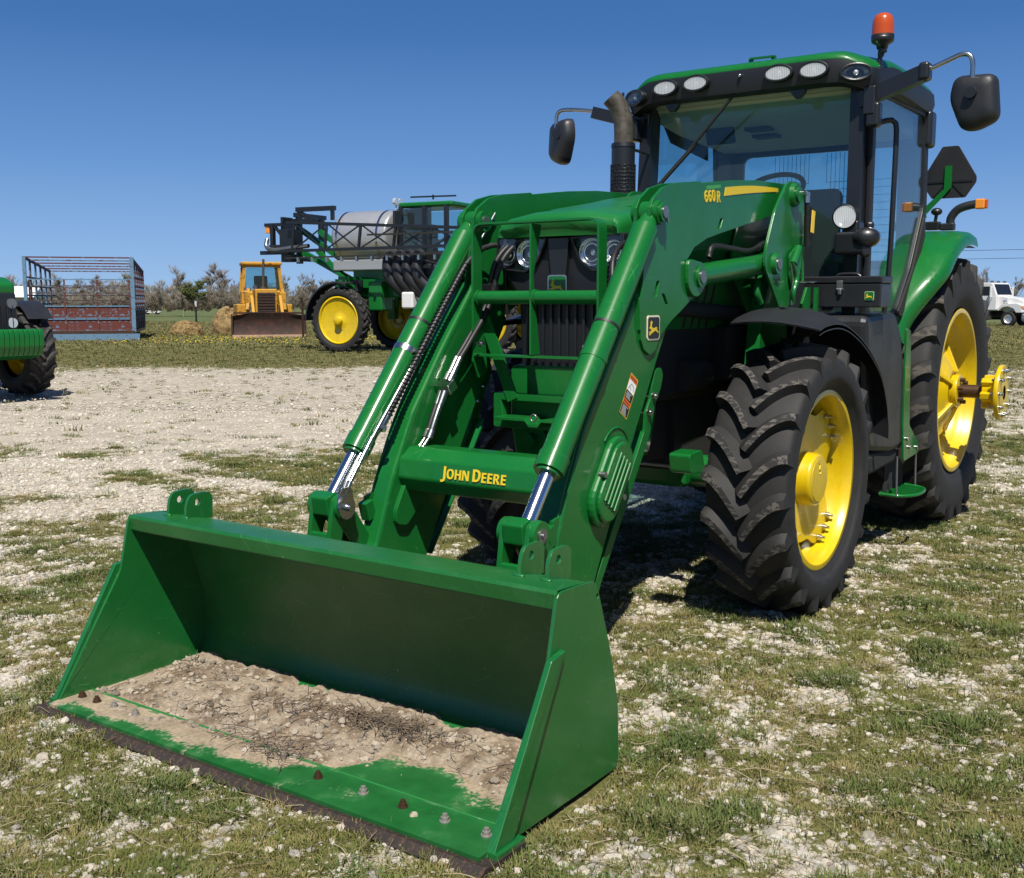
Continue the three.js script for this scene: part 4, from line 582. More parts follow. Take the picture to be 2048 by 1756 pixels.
  part(cab, 'joystick', [cyl([-0.36, 1.93, -1.62], [-0.36, 2.06, -1.60], 0.02), new THREE.TorusGeometry(0.05, 0.008, 8, 20, Math.PI).translate(-0.28, 2.30, -1.55), cyl([-0.33, 2.30, -1.55], [-0.34, 2.06, -1.58], 0.008)], M.interior);
  part(cab, 'monitor', [rb(0.20, 0.14, 0.03, 0.01, -0.34, 2.68, -1.42, 0.3), rb(0.17, 0.07, 0.12, 0.01, -0.10, 2.72, -1.5), rb(0.17, 0.06, 0.12, 0.01, -0.14, 2.70, -1.72)], M.interior);
  part(cab, 'wiper', [bar([-0.02, 2.84, -0.93], [-0.36, 2.52, -0.985], 0.014, 0.014), bar([-0.30, 2.57, -0.985], [-0.62, 2.27, -0.99], 0.022, 0.02)], M.matt);
  part(cab, 'lower_panel', [exX(roundPoly([[-1.02, 1.48], [-1.75, 1.46], [-2.05, 1.72], [-2.3, 1.75], [-2.3, 1.0], [-1.02, 1.0]], 0.03), -0.62, 0.62, 0.01)], M.matt);
  part(cab, 'kick_panel', [exZ(roundPoly([[-0.70, 1.2], [0.70, 1.2], [0.70, 1.5], [-0.70, 1.5]], 0.02), -1.06, -1.02, 0.006)], M.matt);
  part(cab, 'rear_corner', [rb(0.10, 0.24, 0.14, 0.03, 0.75, 2.72, -2.30)], M.gloss);
  part(cab, 'sun_blind', [exX([[-1.35, 2.80], [-2.1, 2.80], [-2.1, 2.60], [-1.5, 2.66]], -0.745, -0.74, 0)], M.interior);
  part(cab, 'side_trim', [exX(roundPoly([[-1.70, 1.50], [-2.0, 1.78], [-2.24, 2.15], [-2.26, 2.0], [-2.0, 1.66], [-1.8, 1.48]], 0.02), 0.766, 0.782, 0.003)], M.matt);
  part(cab, 'lamp_housing', [rb(0.19, 0.13, 0.10, 0.02, 0.715, 1.915, -0.95), rb(0.10, 0.16, 0.12, 0.02, 0.70, 1.97, -1.0)], M.gloss);
  // lamps on the pillar
  const wl = sub(tractor, 'work_lamp'); wl.position.set(0.672, 2.068, -0.935); wl.rotation.y = 0.12;
  part(wl, 'housing', [new THREE.LatheGeometry([[0, -0.07], [0.04, -0.065], [0.068, -0.02], [0.072, 0.01], [0.064, 0.012]].map((p) => new THREE.Vector2(...p)), 32).rotateX(Math.PI / 2)], M.gloss);
  part(wl, 'reflector', [new THREE.SphereGeometry(0.064, 24, 10, 0, Math.PI * 2, 0, Math.PI / 2).rotateX(-Math.PI / 2).scale(1, 1, 0.5).translate(0, 0, 0.006)], M.silver);
  part(wl, 'lens', [cyl([0, 0, 0.006], [0, 0, 0.010], 0.064, 0.064, 32)], M.lampLens);
  const sl = sub(tractor, 'side_lamp'); sl.position.set(0.80, 1.945, -0.93); sl.rotation.y = 0.35;
  part(sl, 'housing', [new THREE.SphereGeometry(1, 24, 16).scale(0.076, 0.058, 0.055)], M.gloss);
  part(sl, 'trim_ring', [new THREE.TorusGeometry(0.066, 0.0035, 8, 40).scale(1.12, 0.86, 1).translate(0.004, 0, -0.012)], M.chrome);
  part(sl, 'bracket', [rb(0.06, 0.07, 0.05, 0.02, 0.0, -0.075, 0), rb(0.05, 0.05, 0.05, 0.02, 0.02, 0.07, -0.05)], M.gloss);
  part(tractor, 'hand_rail', [tube([[0.80, 2.60, -1.06], [0.86, 2.62, -1.12], [0.885, 2.58, -1.14], [0.885, 2.3, -1.14], [0.88, 1.9, -1.14], [0.87, 1.62, -1.14], [0.86, 1.52, -1.14]], 0.016, 40, 10, 0.3)], M.gloss);
  part(tractor, 'loudspeaker', [rb(0.08, 0.14, 0.08, 0.02, 0.79, 2.64, -1.02), rb(0.07, 0.16, 0.05, 0.01, 0.77, 2.72, -1.0)], M.gloss);
  // mirrors
  for (const s of [1, -1]) {
    const m = sub(tractor, 'mirror');
    part(m, 'mirror_arm', s > 0 ? [bar([0.70, 2.73, -1.04], [1.07, 2.84, -1.0], 0.07, 0.085), rb(0.06, 0.10, 0.09, 0.02, 1.07, 2.845, -1.0)] : [bar([-0.70, 2.72, -1.04], [-1.06, 2.825, -1.0], 0.07, 0.075), rb(0.10, 0.14, 0.10, 0.02, -0.76, 2.68, -1.0)], M.gloss);
    part(m, 'mirror_rod', [tube(s > 0 ? [[1.07, 2.85, -1.0], [1.17, 2.885, -1.0], [1.255, 2.915, -1.0], [1.30, 2.905, -1.0], [1.318, 2.86, -1.0], [1.318, 2.73, -1.0]] : [[-1.06, 2.835, -1.0], [-1.18, 2.855, -1.0], [-1.30, 2.866, -1.0], [-1.345, 2.85, -1.0], [-1.358, 2.80, -1.0], [-1.358, 2.68, -1.0]], 0.013, 36, 10, 0.4)], M.zinc);
    const hd = new THREE.Group(); hd.name = 'mirror_head';
    const o = roundPoly([[-0.105, 0.145], [0.115, 0.135], [0.14, -0.11], [0.02, -0.16], [-0.06, -0.15], [-0.13, 0.02]].map(([x, y]) => [x * s, y]), 0.05, 6), layers = [];
    for (const [z, f] of [[-0.03, 1], [0.0, 1.0], [0.03, 0.94], [0.05, 0.8], [0.058, 0.5], [0.06, 0.0]]) layers.push([...o, o[0]].map(([x, y]) => [x * f, y * f, z]));
    const hg = grid(layers, 0.7), back = exZ(o.map(([x, y]) => [x * 0.97, y * 0.97]), -0.032, -0.026, 0);
    const mt = new THREE.Matrix4().makeTranslation(s * 1.325, 2.665, -1.03).multiply(new THREE.Matrix4().makeRotationY(s > 0 ? -0.1 : -0.5));
    part(m, 'mirror_shell', [hg.applyMatrix4(mt)], M.plastic);
    part(m, 'mirror_glass', [back.applyMatrix4(mt)], M.silver);
    part(m, 'mirror_clamp', [cyl([s * 1.322, 2.70, -0.985], [s * 1.322, 2.70, -0.945], 0.035, 0.03, 18), cyl([s * 1.318, 2.72, -1.0], [s * 1.318, 2.66, -0.99], 0.022, 0.022, 12)], M.gloss);
  }
  // beacon
  const be = sub(tractor, 'beacon');
  part(be, 'beacon_stem', [cyl([0.775, 2.86, -1.10], [0.79, 3.0, -1.10], 0.014), cyl([0.79, 2.98, -1.10], [0.795, 3.03, -1.10], 0.018, 0.022, 12), hexBolt([0.79, 3.0, -1.085], [1, 0, 0.4], 0.012, 0.04), rb(0.05, 0.10, 0.03, 0.01, 0.775, 2.88, -1.09)], M.gloss);
  part(be, 'beacon_base', [new THREE.LatheGeometry([[0, 0], [0.03, 0], [0.034, 0.02], [0.060, 0.035], [0.064, 0.05], [0.064, 0.075], [0, 0.075]].map((p) => new THREE.Vector2(...p)), 32).translate(0.797, 3.02, -1.10)], M.gloss);
  part(be, 'beacon_dome', [new THREE.LatheGeometry([[0.062, 0], [0.061, 0.05], [0.057, 0.085], [0.046, 0.108], [0.028, 0.12], [0, 0.124]].map((p) => new THREE.Vector2(...p)), 32).translate(0.797, 3.095, -1.10)], M.amber, 'orange beacon dome');
  part(be, 'beacon_core', [cyl([0.797, 3.096, -1.10], [0.797, 3.17, -1.10], 0.03, 0.02, 16)], M.orange);
  // antenna bracket on the far corner
  part(tractor, 'antenna_bracket', [...poly([[-0.66, 2.78, -1.02], [-0.78, 2.795, -1.0], [-0.83, 2.80, -0.99]], 0.008), cyl([-0.83, 2.80, -0.99], [-0.83, 2.86, -0.99], 0.012), cyl([-0.835, 2.86, -0.99], [-0.835, 2.93, -0.99], 0.008), tube([[-0.82, 2.85, -0.99], [-0.78, 2.84, -0.98], [-0.76, 2.80, -0.99], [-0.72, 2.79, -1.0]], 0.004, 16, 6), ...poly([[-0.66, 2.78, -1.02], [-0.67, 2.70, -1.03]], 0.008)], M.gloss);
  // exhaust
  const e = sub(tractor, 'exhaust'), ex0 = -0.70, ez = -0.76;
  part(e, 'muffler', [cyl([ex0, 1.6, ez], [ex0, 2.57, ez], 0.074, 0.074, 36), cyl([ex0, 2.545, ez], [ex0, 2.57, ez], 0.078, 0.074, 36)], M.gloss);
  const slots = []; for (let r = 0; r < 14; r++) for (let k = 0; k < 14; k++) { const a = (k + 0.5 * (r % 2)) / 14 * 2 * Math.PI; if (Math.cos(a - 1.1) > -0.2) slots.push(bx(0.019, 0.012, 0.004, 0, 0, 0.0745).rotateY(Math.PI / 2 - a).translate(ex0, 2.06 + r * 0.028, ez)); }
  part(e, 'perforations', slots, M.matt);
  part(e, 'heat_shield', [new THREE.CylinderGeometry(0.085, 0.085, 0.42, 40, 1, true, -0.5, 3.2).translate(ex0, 2.24, ez)].slice(1).concat(Array.from({ length: 24 }, (_, i) => cyl([ex0 + 0.0785 * Math.cos(i * 0.2618), 1.95, ez + 0.0785 * Math.sin(i * 0.2618)], [ex0 + 0.0785 * Math.cos(i * 0.2618), 2.44, ez + 0.0785 * Math.sin(i * 0.2618)], 0.0022, 0.0022, 4)), Array.from({ length: 22 }, (_, i) => new THREE.TorusGeometry(0.0785, 0.0022, 4, 32).rotateX(Math.PI / 2).translate(ex0, 1.96 + i * 0.0225, ez))), M.gloss);
  { const path = new THREE.CatmullRomCurve3([[ex0, 2.52, ez], [ex0, 2.66, ez], [ex0 - 0.008, 2.73, ez + 0.002], [ex0 - 0.03, 2.80, ez + 0.016], [ex0 - 0.07, 2.855, ez + 0.045]].map(V)); const g = new THREE.TubeGeometry(path, 30, 0.060, 28); part(e, 'stack_pipe', [g], M.pipe, 'weathered bare steel curved pipe'); part(e, 'pipe_bore', [new THREE.TubeGeometry(path, 30, 0.056, 28)], M.matt); }
  part(e, 'stay', [cyl([ex0 + 0.06, 2.53, ez - 0.02], [-0.66, 2.53, -1.05], 0.01), cyl([ex0 + 0.06, 2.53, ez - 0.02], [ex0 + 0.02, 2.53, ez], 0.012)], M.gloss);
  part(tractor, 'intake_pipe', [tube([[-0.58, 2.15, -0.98], [-0.60, 2.35, -1.0], [-0.62, 2.6, -1.01], [-0.60, 2.7, -1.02]], 0.045, 20, 14)].slice(1).concat([rb(0.02, 0.02, 0.02, 0.005, -0.62, 2.2, -0.95)]), M.gloss);
}
// rear fender shells, front fenders
for (const s of [1, -1]) {
  const rows = [], under = [], N = 34, c = [0.945, -2.8];
  const X = (t) => { const w = smooth(0.0, 0.45, t), xo = lerp(0.79, 0.985, w); return [[0.56, 1.10], [0.60, 1.135], [0.66, 1.145], [lerp(0.72, 0.88, w), 1.14], [xo - 0.04, 1.13], [xo - 0.012, 1.105], [xo, 1.06], [xo, 1.04]]; };
  for (let i = 0; i <= N; i++) { const t = i / N, th = lerp(0.36, 1.66, t), pts = X(t); rows.push(pts.map(([x, r]) => { const k = r + 0.03 * Math.sin(t * Math.PI * 0.9) - 0.03; return [s * x, c[0] + k * Math.sin(th), c[1] + k * Math.cos(th)]; })); under.push([[0.56, 1.03], [0.7, 1.05], [lerp(0.77, 0.97, smooth(0, 0.45, t)), 1.035]].map(([x, r]) => { const k = r + 0.03 * Math.sin(t * Math.PI * 0.9) - 0.03; return [s * x, c[0] + k * Math.sin(th), c[1] + k * Math.cos(th)]; })); }
  const f = part(tractor, 'rear_fender', [grid(rows, 0.6)], M.green);
  part(f, 'fender_liner', [grid(under, 0.6)], M.plastic);
  const wall = []; for (let i = 0; i <= N; i++) { const th = lerp(0.36, 1.66, i / N), k = 1.09; wall.push([[s * 0.565, c[0] + k * Math.sin(th), c[1] + k * Math.cos(th)], [s * 0.60, Math.max(1.0, c[0] + 0.7 * Math.sin(th)), c[1] + 0.7 * Math.cos(th)]]); }
  part(f, 'fender_wall', [grid(wall, 0.6)], M.green);
  // front mudguard: thin curved sheet
  const curveOf = (l) => new THREE.CatmullRomCurve3(l.map(([z, y]) => new THREE.Vector3(0, y, z)), false, 'centripetal').getPoints(44);
  const inn = curveOf([[0.40, 1.475], [0.30, 1.505], [0.03, 1.541], [-0.38, 1.535], [-0.62, 1.45], [-0.84, 1.25], [-0.95, 1.02], [-0.97, 0.87]]), out = curveOf([[0.28, 1.445], [0.20, 1.462], [0.0, 1.472], [-0.20, 1.44], [-0.53, 1.317], [-0.79, 1.139], [-0.91, 0.93], [-0.93, 0.80]]), top = [];
  inn.forEach((p, i) => { const q = out[i], t = i / 44; top.push([0, 0.2, 0.4, 0.6, 0.78, 0.92, 1, 1.02].map((u, k) => { const f = Math.min(u, 1), e = f * f; return [s * lerp(0.56, 0.972, f), lerp(p.y, q.y, e) - (k === 7 ? 0.022 : 0) + 0.016 * Math.sin(Math.PI * f) * (1 - t), lerp(p.z, q.z, e) - (k === 7 ? 0.012 * t : 0)]; })); });
  const ff = part(tractor, 'front_fender', [grid(top, 0.7), grid(top.map((r) => r.map(([x, y, z]) => [x, y - 0.006, z])), 0.7)], M.plastic);
  part(ff, 'fender_slot', [rb(0.02, 0.008, 0.16, 0.003, s * 0.68, 1.547, -0.02, -0.08)], M.gloss);
  part(ff, 'fender_bracket', [bar([s * 0.45, 0.9, -0.25], [s * 0.58, 1.38, -0.30], 0.05, 0.05), bar([s * 0.58, 1.36, -0.30], [s * 0.75, 1.44, -0.30], 0.05, 0.04)], M.matt);
}
// left side: tank, tool box, steps
{
  const tk = part(tractor, 'fuel_tank', [exX(roundPoly([[-0.72, 1.50], [-0.80, 1.0], [-0.86, 0.72], [-1.35, 0.66], [-1.62, 0.68], [-1.58, 1.1], [-1.42, 1.42], [-1.3, 1.52]], 0.06), 0.42, 0.885, 0.035)], M.plastic);
  part(tk, 'tank_skirt', [exX(roundPoly([[-0.88, 0.70], [-1.56, 0.66], [-1.50, 0.58], [-0.98, 0.56]], 0.03), 0.45, 0.86, 0.02)], M.matt);
  const bxg = sub(tractor, 'tool_box');
  part(bxg, 'box_body', [rb(0.44, 0.135, 0.20, 0.008, 0.728, 1.615, -0.86)], M.black);
  part(bxg, 'box_lid', [rb(0.45, 0.04, 0.21, 0.008, 0.728, 1.703, -0.86)], M.black);
  part(bxg, 'box_handle', [tube([[0.66, 1.722, -0.86], [0.68, 1.735, -0.86], [0.74, 1.738, -0.86], [0.78, 1.735, -0.86], [0.80, 1.722, -0.86]], 0.010, 16, 8)], M.gloss);
  part(bxg, 'box_latch', [rb(0.035, 0.06, 0.012, 0.003, 0.715, 1.668, -0.755), cyl([0.70, 1.65, -0.748], [0.74, 1.65, -0.748], 0.006, 0.006, 8), rb(0.02, 0.03, 0.02, 0.004, 0.72, 1.635, -0.75)], M.steel);
  emblem(tractor, [0.885, 1.612, -0.7585], [1, 0, 0], [0, 1, 0], 0.052, 0.05, M.green, M.decal, S({ color: lin(0.35, 0.5, 0.3), roughness: 0.5 }));
  part(tractor, 'step_bracket', [exX(roundPoly([[-1.50, 1.42], [-1.60, 1.40], [-1.66, 0.80], [-1.90, 0.66], [-1.90, 0.60], [-1.56, 0.58], [-1.52, 0.80]], 0.02), 0.885, 0.897, 0.001)], M.green);
  for (const [y, z] of [[0.72, -1.60], [0.66, -1.66], [0.64, -1.84]]) part(tractor, 'step_bolt', [hexBolt([0.895, y, z], [1, 0, 0], 0.014, 0.014)], M.zinc);
  const st = sub(tractor, 'step');
  part(st, 'tread_frame', [tube([[0.78, 0.375, -1.46], [0.90, 0.37, -1.48], [0.97, 0.37, -1.56], [0.985, 0.37, -1.70], [0.95, 0.37, -1.86], [0.86, 0.375, -1.90], [0.78, 0.38, -1.90]], 0.011, 40, 8), bar([0.79, 0.375, -1.46], [0.79, 0.375, -1.9], 0.012, 0.03)], M.green);
  for (let i = 0; i < 4; i++) part(st, 'rung', [bar([0.79, 0.375, -1.55 - i * 0.09], [0.96, 0.37, -1.55 - i * 0.09], 0.01, 0.03)], M.green);
  for (const z of [-1.47, -1.90]) part(st, 'cable', [cyl([0.88, 0.62, z], [0.885, 0.375, z], 0.007, 0.007, 8)], M.steel);
  part(st, 'rubber_flap', [bx(0.008, 0.25, 0.42, 0.80, 0.50, -1.69)], M.matt);
  part(tractor, 'mounting_bracket', [exX([[-0.50, 1.50], [-0.62, 1.66], [-0.68, 1.66], [-0.68, 1.50]], 0.56, 0.575, 0.002), bx(0.02, 0.16, 0.03, 0.60, 1.58, -0.70)], M.green);
}
// rear sign, tail lamp arm
{
  const sg = sub(tractor, 'slow_vehicle_sign'), c = [0.765, 2.48], o = roundPoly([[-0.055, 0.20], [0.055, 0.20], [0.185, -0.02], [0.185, -0.06], [0.115, -0.165], [-0.115, -0.165], [-0.185, -0.06], [-0.185, -0.02]], 0.012);
  part(sg, 'sign_plate', [exZ(o.map(([x, y]) => [c[0] + x, c[1] + y]), -2.91, -2.902, 0.002)], M.plastic, 'black back of the sign plate');
  part(sg, 'stiffener', [bar([c[0] - 0.16, c[1] - 0.05, -2.90], [c[0] + 0.16, c[1] - 0.05, -2.90], 0.006, 0.012), bar([c[0], c[1] - 0.04, -2.90], [c[0] + 0.10, c[1] - 0.15, -2.90], 0.006, 0.010), bar([c[0], c[1] - 0.04, -2.90], [c[0] - 0.10, c[1] - 0.15, -2.90], 0.006, 0.010)], M.gloss);
  part(sg, 'sign_bracket', [exZ([[c[0] - 0.028, c[1] + 0.06], [c[0] + 0.02, c[1] + 0.06], [c[0] + 0.02, c[1] - 0.09], [c[0] - 0.02, c[1] - 0.14], [c[0] - 0.17, c[1] - 0.30], [c[0] - 0.185, c[1] - 0.25], [c[0] - 0.03, c[1] - 0.10]], -2.895, -2.885, 0.001), bar([c[0] - 0.15, c[1] - 0.27, -2.88], [c[0] - 0.25, c[1] - 0.38, -2.5], 0.02, 0.06)], M.green);
  const tl = sub(tractor, 'tail_lamp');
  part(tl, 'lamp_arm', [tube([[0.80, 2.11, -2.86], [0.80, 2.17, -2.86], [0.84, 2.225, -2.86], [0.90, 2.25, -2.86], [0.97, 2.262, -2.86]], 0.03, 20, 8), rb(0.10, 0.05, 0.06, 0.01, 0.78, 2.11, -2.86)], M.plastic);
  part(tl, 'lamp_lens', [rb(0.065, 0.07, 0.06, 0.01, 0.995, 2.26, -2.86)], M.orange, 'amber lamp lens');
  part(tl, 'red_lens', [rb(0.02, 0.064, 0.05, 0.008, 1.033, 2.26, -2.862)], M.amber);
  part(tractor, 'hitch_valve', [rb(0.10, 0.06, 0.08, 0.01, 0.68, 2.12, -2.86), new THREE.SphereGeometry(0.04, 14, 10).scale(1, 0.7, 1).translate(0.70, 2.22, -2.86), cyl([0.69, 2.13, -2.86], [0.70, 2.2, -2.86], 0.012)], M.gloss);
}
// ---------- ground: limestone gravel yard grown over with short grass ----------
function hills(s, d) { return -2.0 * smooth(60, 300, d) - 0.12 * smooth(8, 34, s) * smooth(40, 76, d); }
function gravel(s, d) { // 0 turf .. 1 bare gravel
  const n0 = fbm(s * 0.16 + 3, d * 0.16, 3), n1 = fbm(s * 0.75, d * 0.75 + 7, 3), n2 = fbm(s * 2.6 + 5, d * 2.6, 3);
  const dd = d + 3.2 * n0 + 1.2 * n1, band = smooth(8.2, 11.5, dd) * (1 - smooth(24, 29, dd)) * (1 - 0.62 * smooth(0.5, 5, s));
  const near = (1 - smooth(8.5, 12, d)) * (0.31 + 0.12 * smooth(-1, -4, s)), far = -0.5 * smooth(27, 31, dd) + 0.18 * smooth(2, 6, s) * smooth(11, 16, d) * (1 - smooth(30, 40, d));
  return near + band * 0.98 + far + 0.36 * n1 + 0.55 * n2 + 0.2 * n0 + 0.5 * fbm(s * 7.5, d * 7.5 + 3, 2) + 0.05;
}
const bumpY = (s, d) => 0.020 * fbm(s * 0.9, d * 0.9, 3) + 0.010 * fbm(s * 5, d * 5, 2);
const yardY = (s, d) => bumpY(s, d) * (1 - smooth(30, 60, d)) + hills(s, d);
function yardColor(s, d, px) { // base colour of what lies there, seen at the fineness px
  const g = gravel(s, d), fine = px < 0.02 ? fbm(s * 28, d * 28, 3) : fbm(s * 6, d * 6, 3), f2 = fbm(s * 1.4 + 9, d * 1.4, 3), k = smooth(0.36, 0.64, g + 0.34 * fine);
  const pale = 0.70 + 0.10 * fine + 0.07 * f2, stone = [pale, pale * 0.945, pale * 0.85];
  const dry = smooth(-0.15, 0.45, f2 + 0.3 * fine), green = [lerp(0.33, 0.47, dry), lerp(0.345, 0.43, dry), lerp(0.14, 0.24, dry)], soil = [0.47, 0.415, 0.325];
  const b = smooth(-0.1, 0.35, fine), turf = [lerp(green[0], soil[0], b * 0.45), lerp(green[1], soil[1], b * 0.45), lerp(green[2], soil[2], b * 0.45)];
  const v = 0.9 * (1 + 0.12 * fine);
  return [lerp(turf[0], stone[0], k) * v, lerp(turf[1], stone[1], k) * v, lerp(turf[2], stone[2], k) * v];
}
function sheet(s0, s1, d0, d1, ns, nd, hgt) {
  const pos = [], uv = [], idx = [];
  for (let j = 0; j <= nd; j++) for (let i = 0; i <= ns; i++) { const s = lerp(s0, s1, i / ns), d = lerp(d0, d1, j / nd), [x, z] = at(s, d); pos.push(x, hgt(s, d, i === 0 || j === 0 || i === ns || j === nd), z); uv.push(i / ns, j / nd); }
  for (let j = 0; j < nd; j++) for (let i = 0; i < ns; i++) { const a = j * (ns + 1) + i; idx.push(a, a + 1, a + ns + 2, a, a + ns + 2, a + ns + 1); }
  const g = new THREE.BufferGeometry(); g.setAttribute('position', new THREE.Float32BufferAttribute(pos, 3)); g.setAttribute('uv', new THREE.Float32BufferAttribute(uv, 2)); g.setIndex(idx); g.computeVertexNormals(); return g;
}
const NEAR = [-8.5, 8.5, 1.0, 16.0], MID = [-46, 46, -14, 92];
function sheetTex(R, n) { const t = tex(n, n, (u, v) => yardColor(lerp(R[0], R[1], u), lerp(R[2], R[3], v), (R[1] - R[0]) / n)); t.wrapS = t.wrapT = THREE.ClampToEdgeWrapping; return t; }
const soilBump = tex(1024, 1024, (u, v) => grey(0.5 + 0.4 * tn(u, v, 40, 4, 3)), false, 5);
top(new THREE.Mesh(sheet(...NEAR, 330, 300, (s, d, e) => yardY(s, d) - (e ? 0.12 : 0)), S({ map: sheetTex(NEAR, 2048), roughness: 0.95, bumpMap: soilBump, bumpScale: 0.012 })), 'yard_ground', { kind: 'structure' });
top(new THREE.Mesh(sheet(...MID, 230, 260, (s, d, e) => yardY(s, d) - 0.045 - (e ? 0.3 : 0)), S({ map: sheetTex(MID, 2048), roughness: 0.95 })), 'ground', { kind: 'structure' });
{
  const pos = [], uv = [], idx = [], ds = [-400, -60, -15, 20, 50, 70, 85, 100, 120, 145, 170, 200, 240, 300, 400, 700, 1500, 3000], ss = [-3000, -1200, -500, -250, -150, -90, -50, -25, 0, 15, 25, 40, 60, 90, 150, 300, 700, 1500, 3000];
  for (const d of ds) for (const s of ss) { const [x, z] = at(s, d); pos.push(x, hills(s, d) - 0.12, z); uv.push(s / 30, d / 30); }
  for (let j = 0; j < ds.length - 1; j++) for (let i = 0; i < ss.length - 1; i++) { const a = j * ss.length + i; idx.push(a, a + 1, a + ss.length + 1, a, a + ss.length + 1, a + ss.length); }
  const g = new THREE.BufferGeometry(); g.setAttribute('position', new THREE.Float32BufferAttribute(pos, 3)); g.setAttribute('uv', new THREE.Float32BufferAttribute(uv, 2)); g.setIndex(idx); g.computeVertexNormals();
  top(new THREE.Mesh(g, S({ roughness: 0.95, map: tex(512, 512, (u, v) => { const n = tn(u, v, 7, 4, 3), f = tn(u, v, 50, 3, 1), k = smooth(-0.2, 0.4, n); return [lerp(0.27, 0.39, k) + 0.06 * f, lerp(0.335, 0.38, k) + 0.06 * f, lerp(0.14, 0.21, k) + 0.04 * f]; }) })), 'field', { kind: 'structure' });
}
// loose stones
function stoneGeo(seed, detail) {
  const g = new THREE.IcosahedronGeometry(1, detail), p = g.attributes.position, r = rng(seed), o = [r() * 9, r() * 9, r() * 9], fl = 0.45 + r() * 0.3, wd = 0.75 + r() * 0.25;
  for (let i = 0; i < p.count; i++) { const x = p.getX(i), y = p.getY(i), z = p.getZ(i), k = 1 + 0.30 * N3(x * 0.9 + o[0], y * 0.9 + o[1], z * 0.9 + o[2]) + 0.10 * N3(x * 2.5, y * 2.5 + o[0], z * 2.5); p.setXYZ(i, x * k, y * k * fl, z * k * wd); }
  g.computeVertexNormals(); return g;
}
const inFoot = (x, z) => (Math.abs(x) < 1.08 && z > 2.37 && z < 3.16) || (Math.abs(Math.abs(x) - 0.755) < 0.2 && Math.abs(z) < 0.22);
function scatter(name, geos, mat, spots, color, data) { // spots: [x, y, z, scale, turn, tilt, squash]
  const lists = geos.map(() => []); spots.forEach((p, i) => lists[i % geos.length].push(p));
  const m = new THREE.Matrix4(), q = new THREE.Quaternion(), e = new THREE.Euler(), c = new THREE.Color();
  lists.forEach((l, k) => {
    if (!l.length) return;
    const im = new THREE.InstancedMesh(geos[k], mat, l.length);
    l.forEach((p, i) => { e.set(p[5] ?? 0, p[4], (p[5] ?? 0) * 0.6, 'YXZ'); m.compose(new THREE.Vector3(p[0], p[1], p[2]), q.setFromEuler(e), new THREE.Vector3(p[3], p[3] * (p[6] ?? 1), p[3])); im.setMatrixAt(i, m); im.setColorAt(i, color(c, p, i)); });
    top(im, name, { ...data });
  });
}
{
  const r = rng(77), spots = [], seen = (s, d) => Math.abs(s) < 0.52 * d + 0.45;
  const add = (d0, d1, dens, big) => { const A = (d1 - d0) * (1.04 * d1 + 0.9), n = Math.floor(A * dens); for (let i = 0; i < n; i++) { const d = lerp(d0, d1, r()), s = (r() * 2 - 1) * (0.52 * d1 + 0.45); if (!seen(s, d)) continue; const g = gravel(s, d) + 0.30 * fbm(s * 7, d * 7, 2); if (r() > smooth(0.25, 0.95, g) + 0.11) continue; const [x, z] = at(s, d); if (inFoot(x, z)) continue; const k = big * Math.exp(0.8 * (r() + r() + r() - 1.5) * 1.15); spots.push([x, yardY(s, d) + k * 0.10, z, k, r() * 6.28, (r() - 0.5) * 0.7]); } };
  add(2.0, 4.2, 7000, 0.0066); add(4.2, 7, 4400, 0.0072); add(7, 11, 1300, 0.0078); add(11, 17, 240, 0.0095); add(17, 28, 24, 0.012);
  scatter('gravel', [1, 2, 3, 4].map((i) => stoneGeo(i, 1)), S({ roughness: 0.92, bumpMap: grainMap, bumpScale: 0.002 }), spots, (c, p) => { const v = 0.27 + 0.28 * Math.abs(Math.sin(p[0] * 91.7 + p[2] * 57.3)), w = 0.5 + 0.5 * Math.sin(p[0] * 33.1 - p[2] * 71.9); return c.setRGB(v, v * lerp(0.88, 0.94, w), v * lerp(0.70, 0.82, w)); }, { kind: 'stuff', label: 'pale limestone gravel spread over the yard', category: 'gravel' });
  console.log('stones', spots.length);
}
// grass
function tuftGeo(seed, n, spread, len, wide) {
  const r = rng(seed), pos = [], nor = [];
  for (let i = 0; i < n; i++) {
    const a = r() * 6.283, q = Math.sqrt(r()) * spread, bx0 = q * Math.cos(a), bz0 = q * Math.sin(a), dir = a + (r() - 0.5) * 2.6, L = len * (0.45 + 0.75 * r()), lean = 0.35 + 0.9 * r(), w = wide * (0.7 + 0.6 * r());
    const P = (t) => { const o = L * lean * t * t * 0.9, h = L * (t - 0.34 * lean * t * t); return [bx0 + Math.cos(dir) * o, h, bz0 + Math.sin(dir) * o]; }, px = -Math.sin(dir) * w, pz = Math.cos(dir) * w;
    const A = P(0), B = P(0.5), C = P(1), l = (p, s, k) => [p[0] + s * px * k, p[1], p[2] + s * pz * k];
    const a0 = l(A, -1, 1), a1 = l(A, 1, 1), b0 = l(B, -1, 0.8), b1 = l(B, 1, 0.8);
    for (const t of [a0, a1, b1, a0, b1, b0, b0, b1, C]) pos.push(...t);
  }
  const g = new THREE.BufferGeometry(); g.setAttribute('position', new THREE.Float32BufferAttribute(pos, 3)); g.computeVertexNormals(); return g;
}
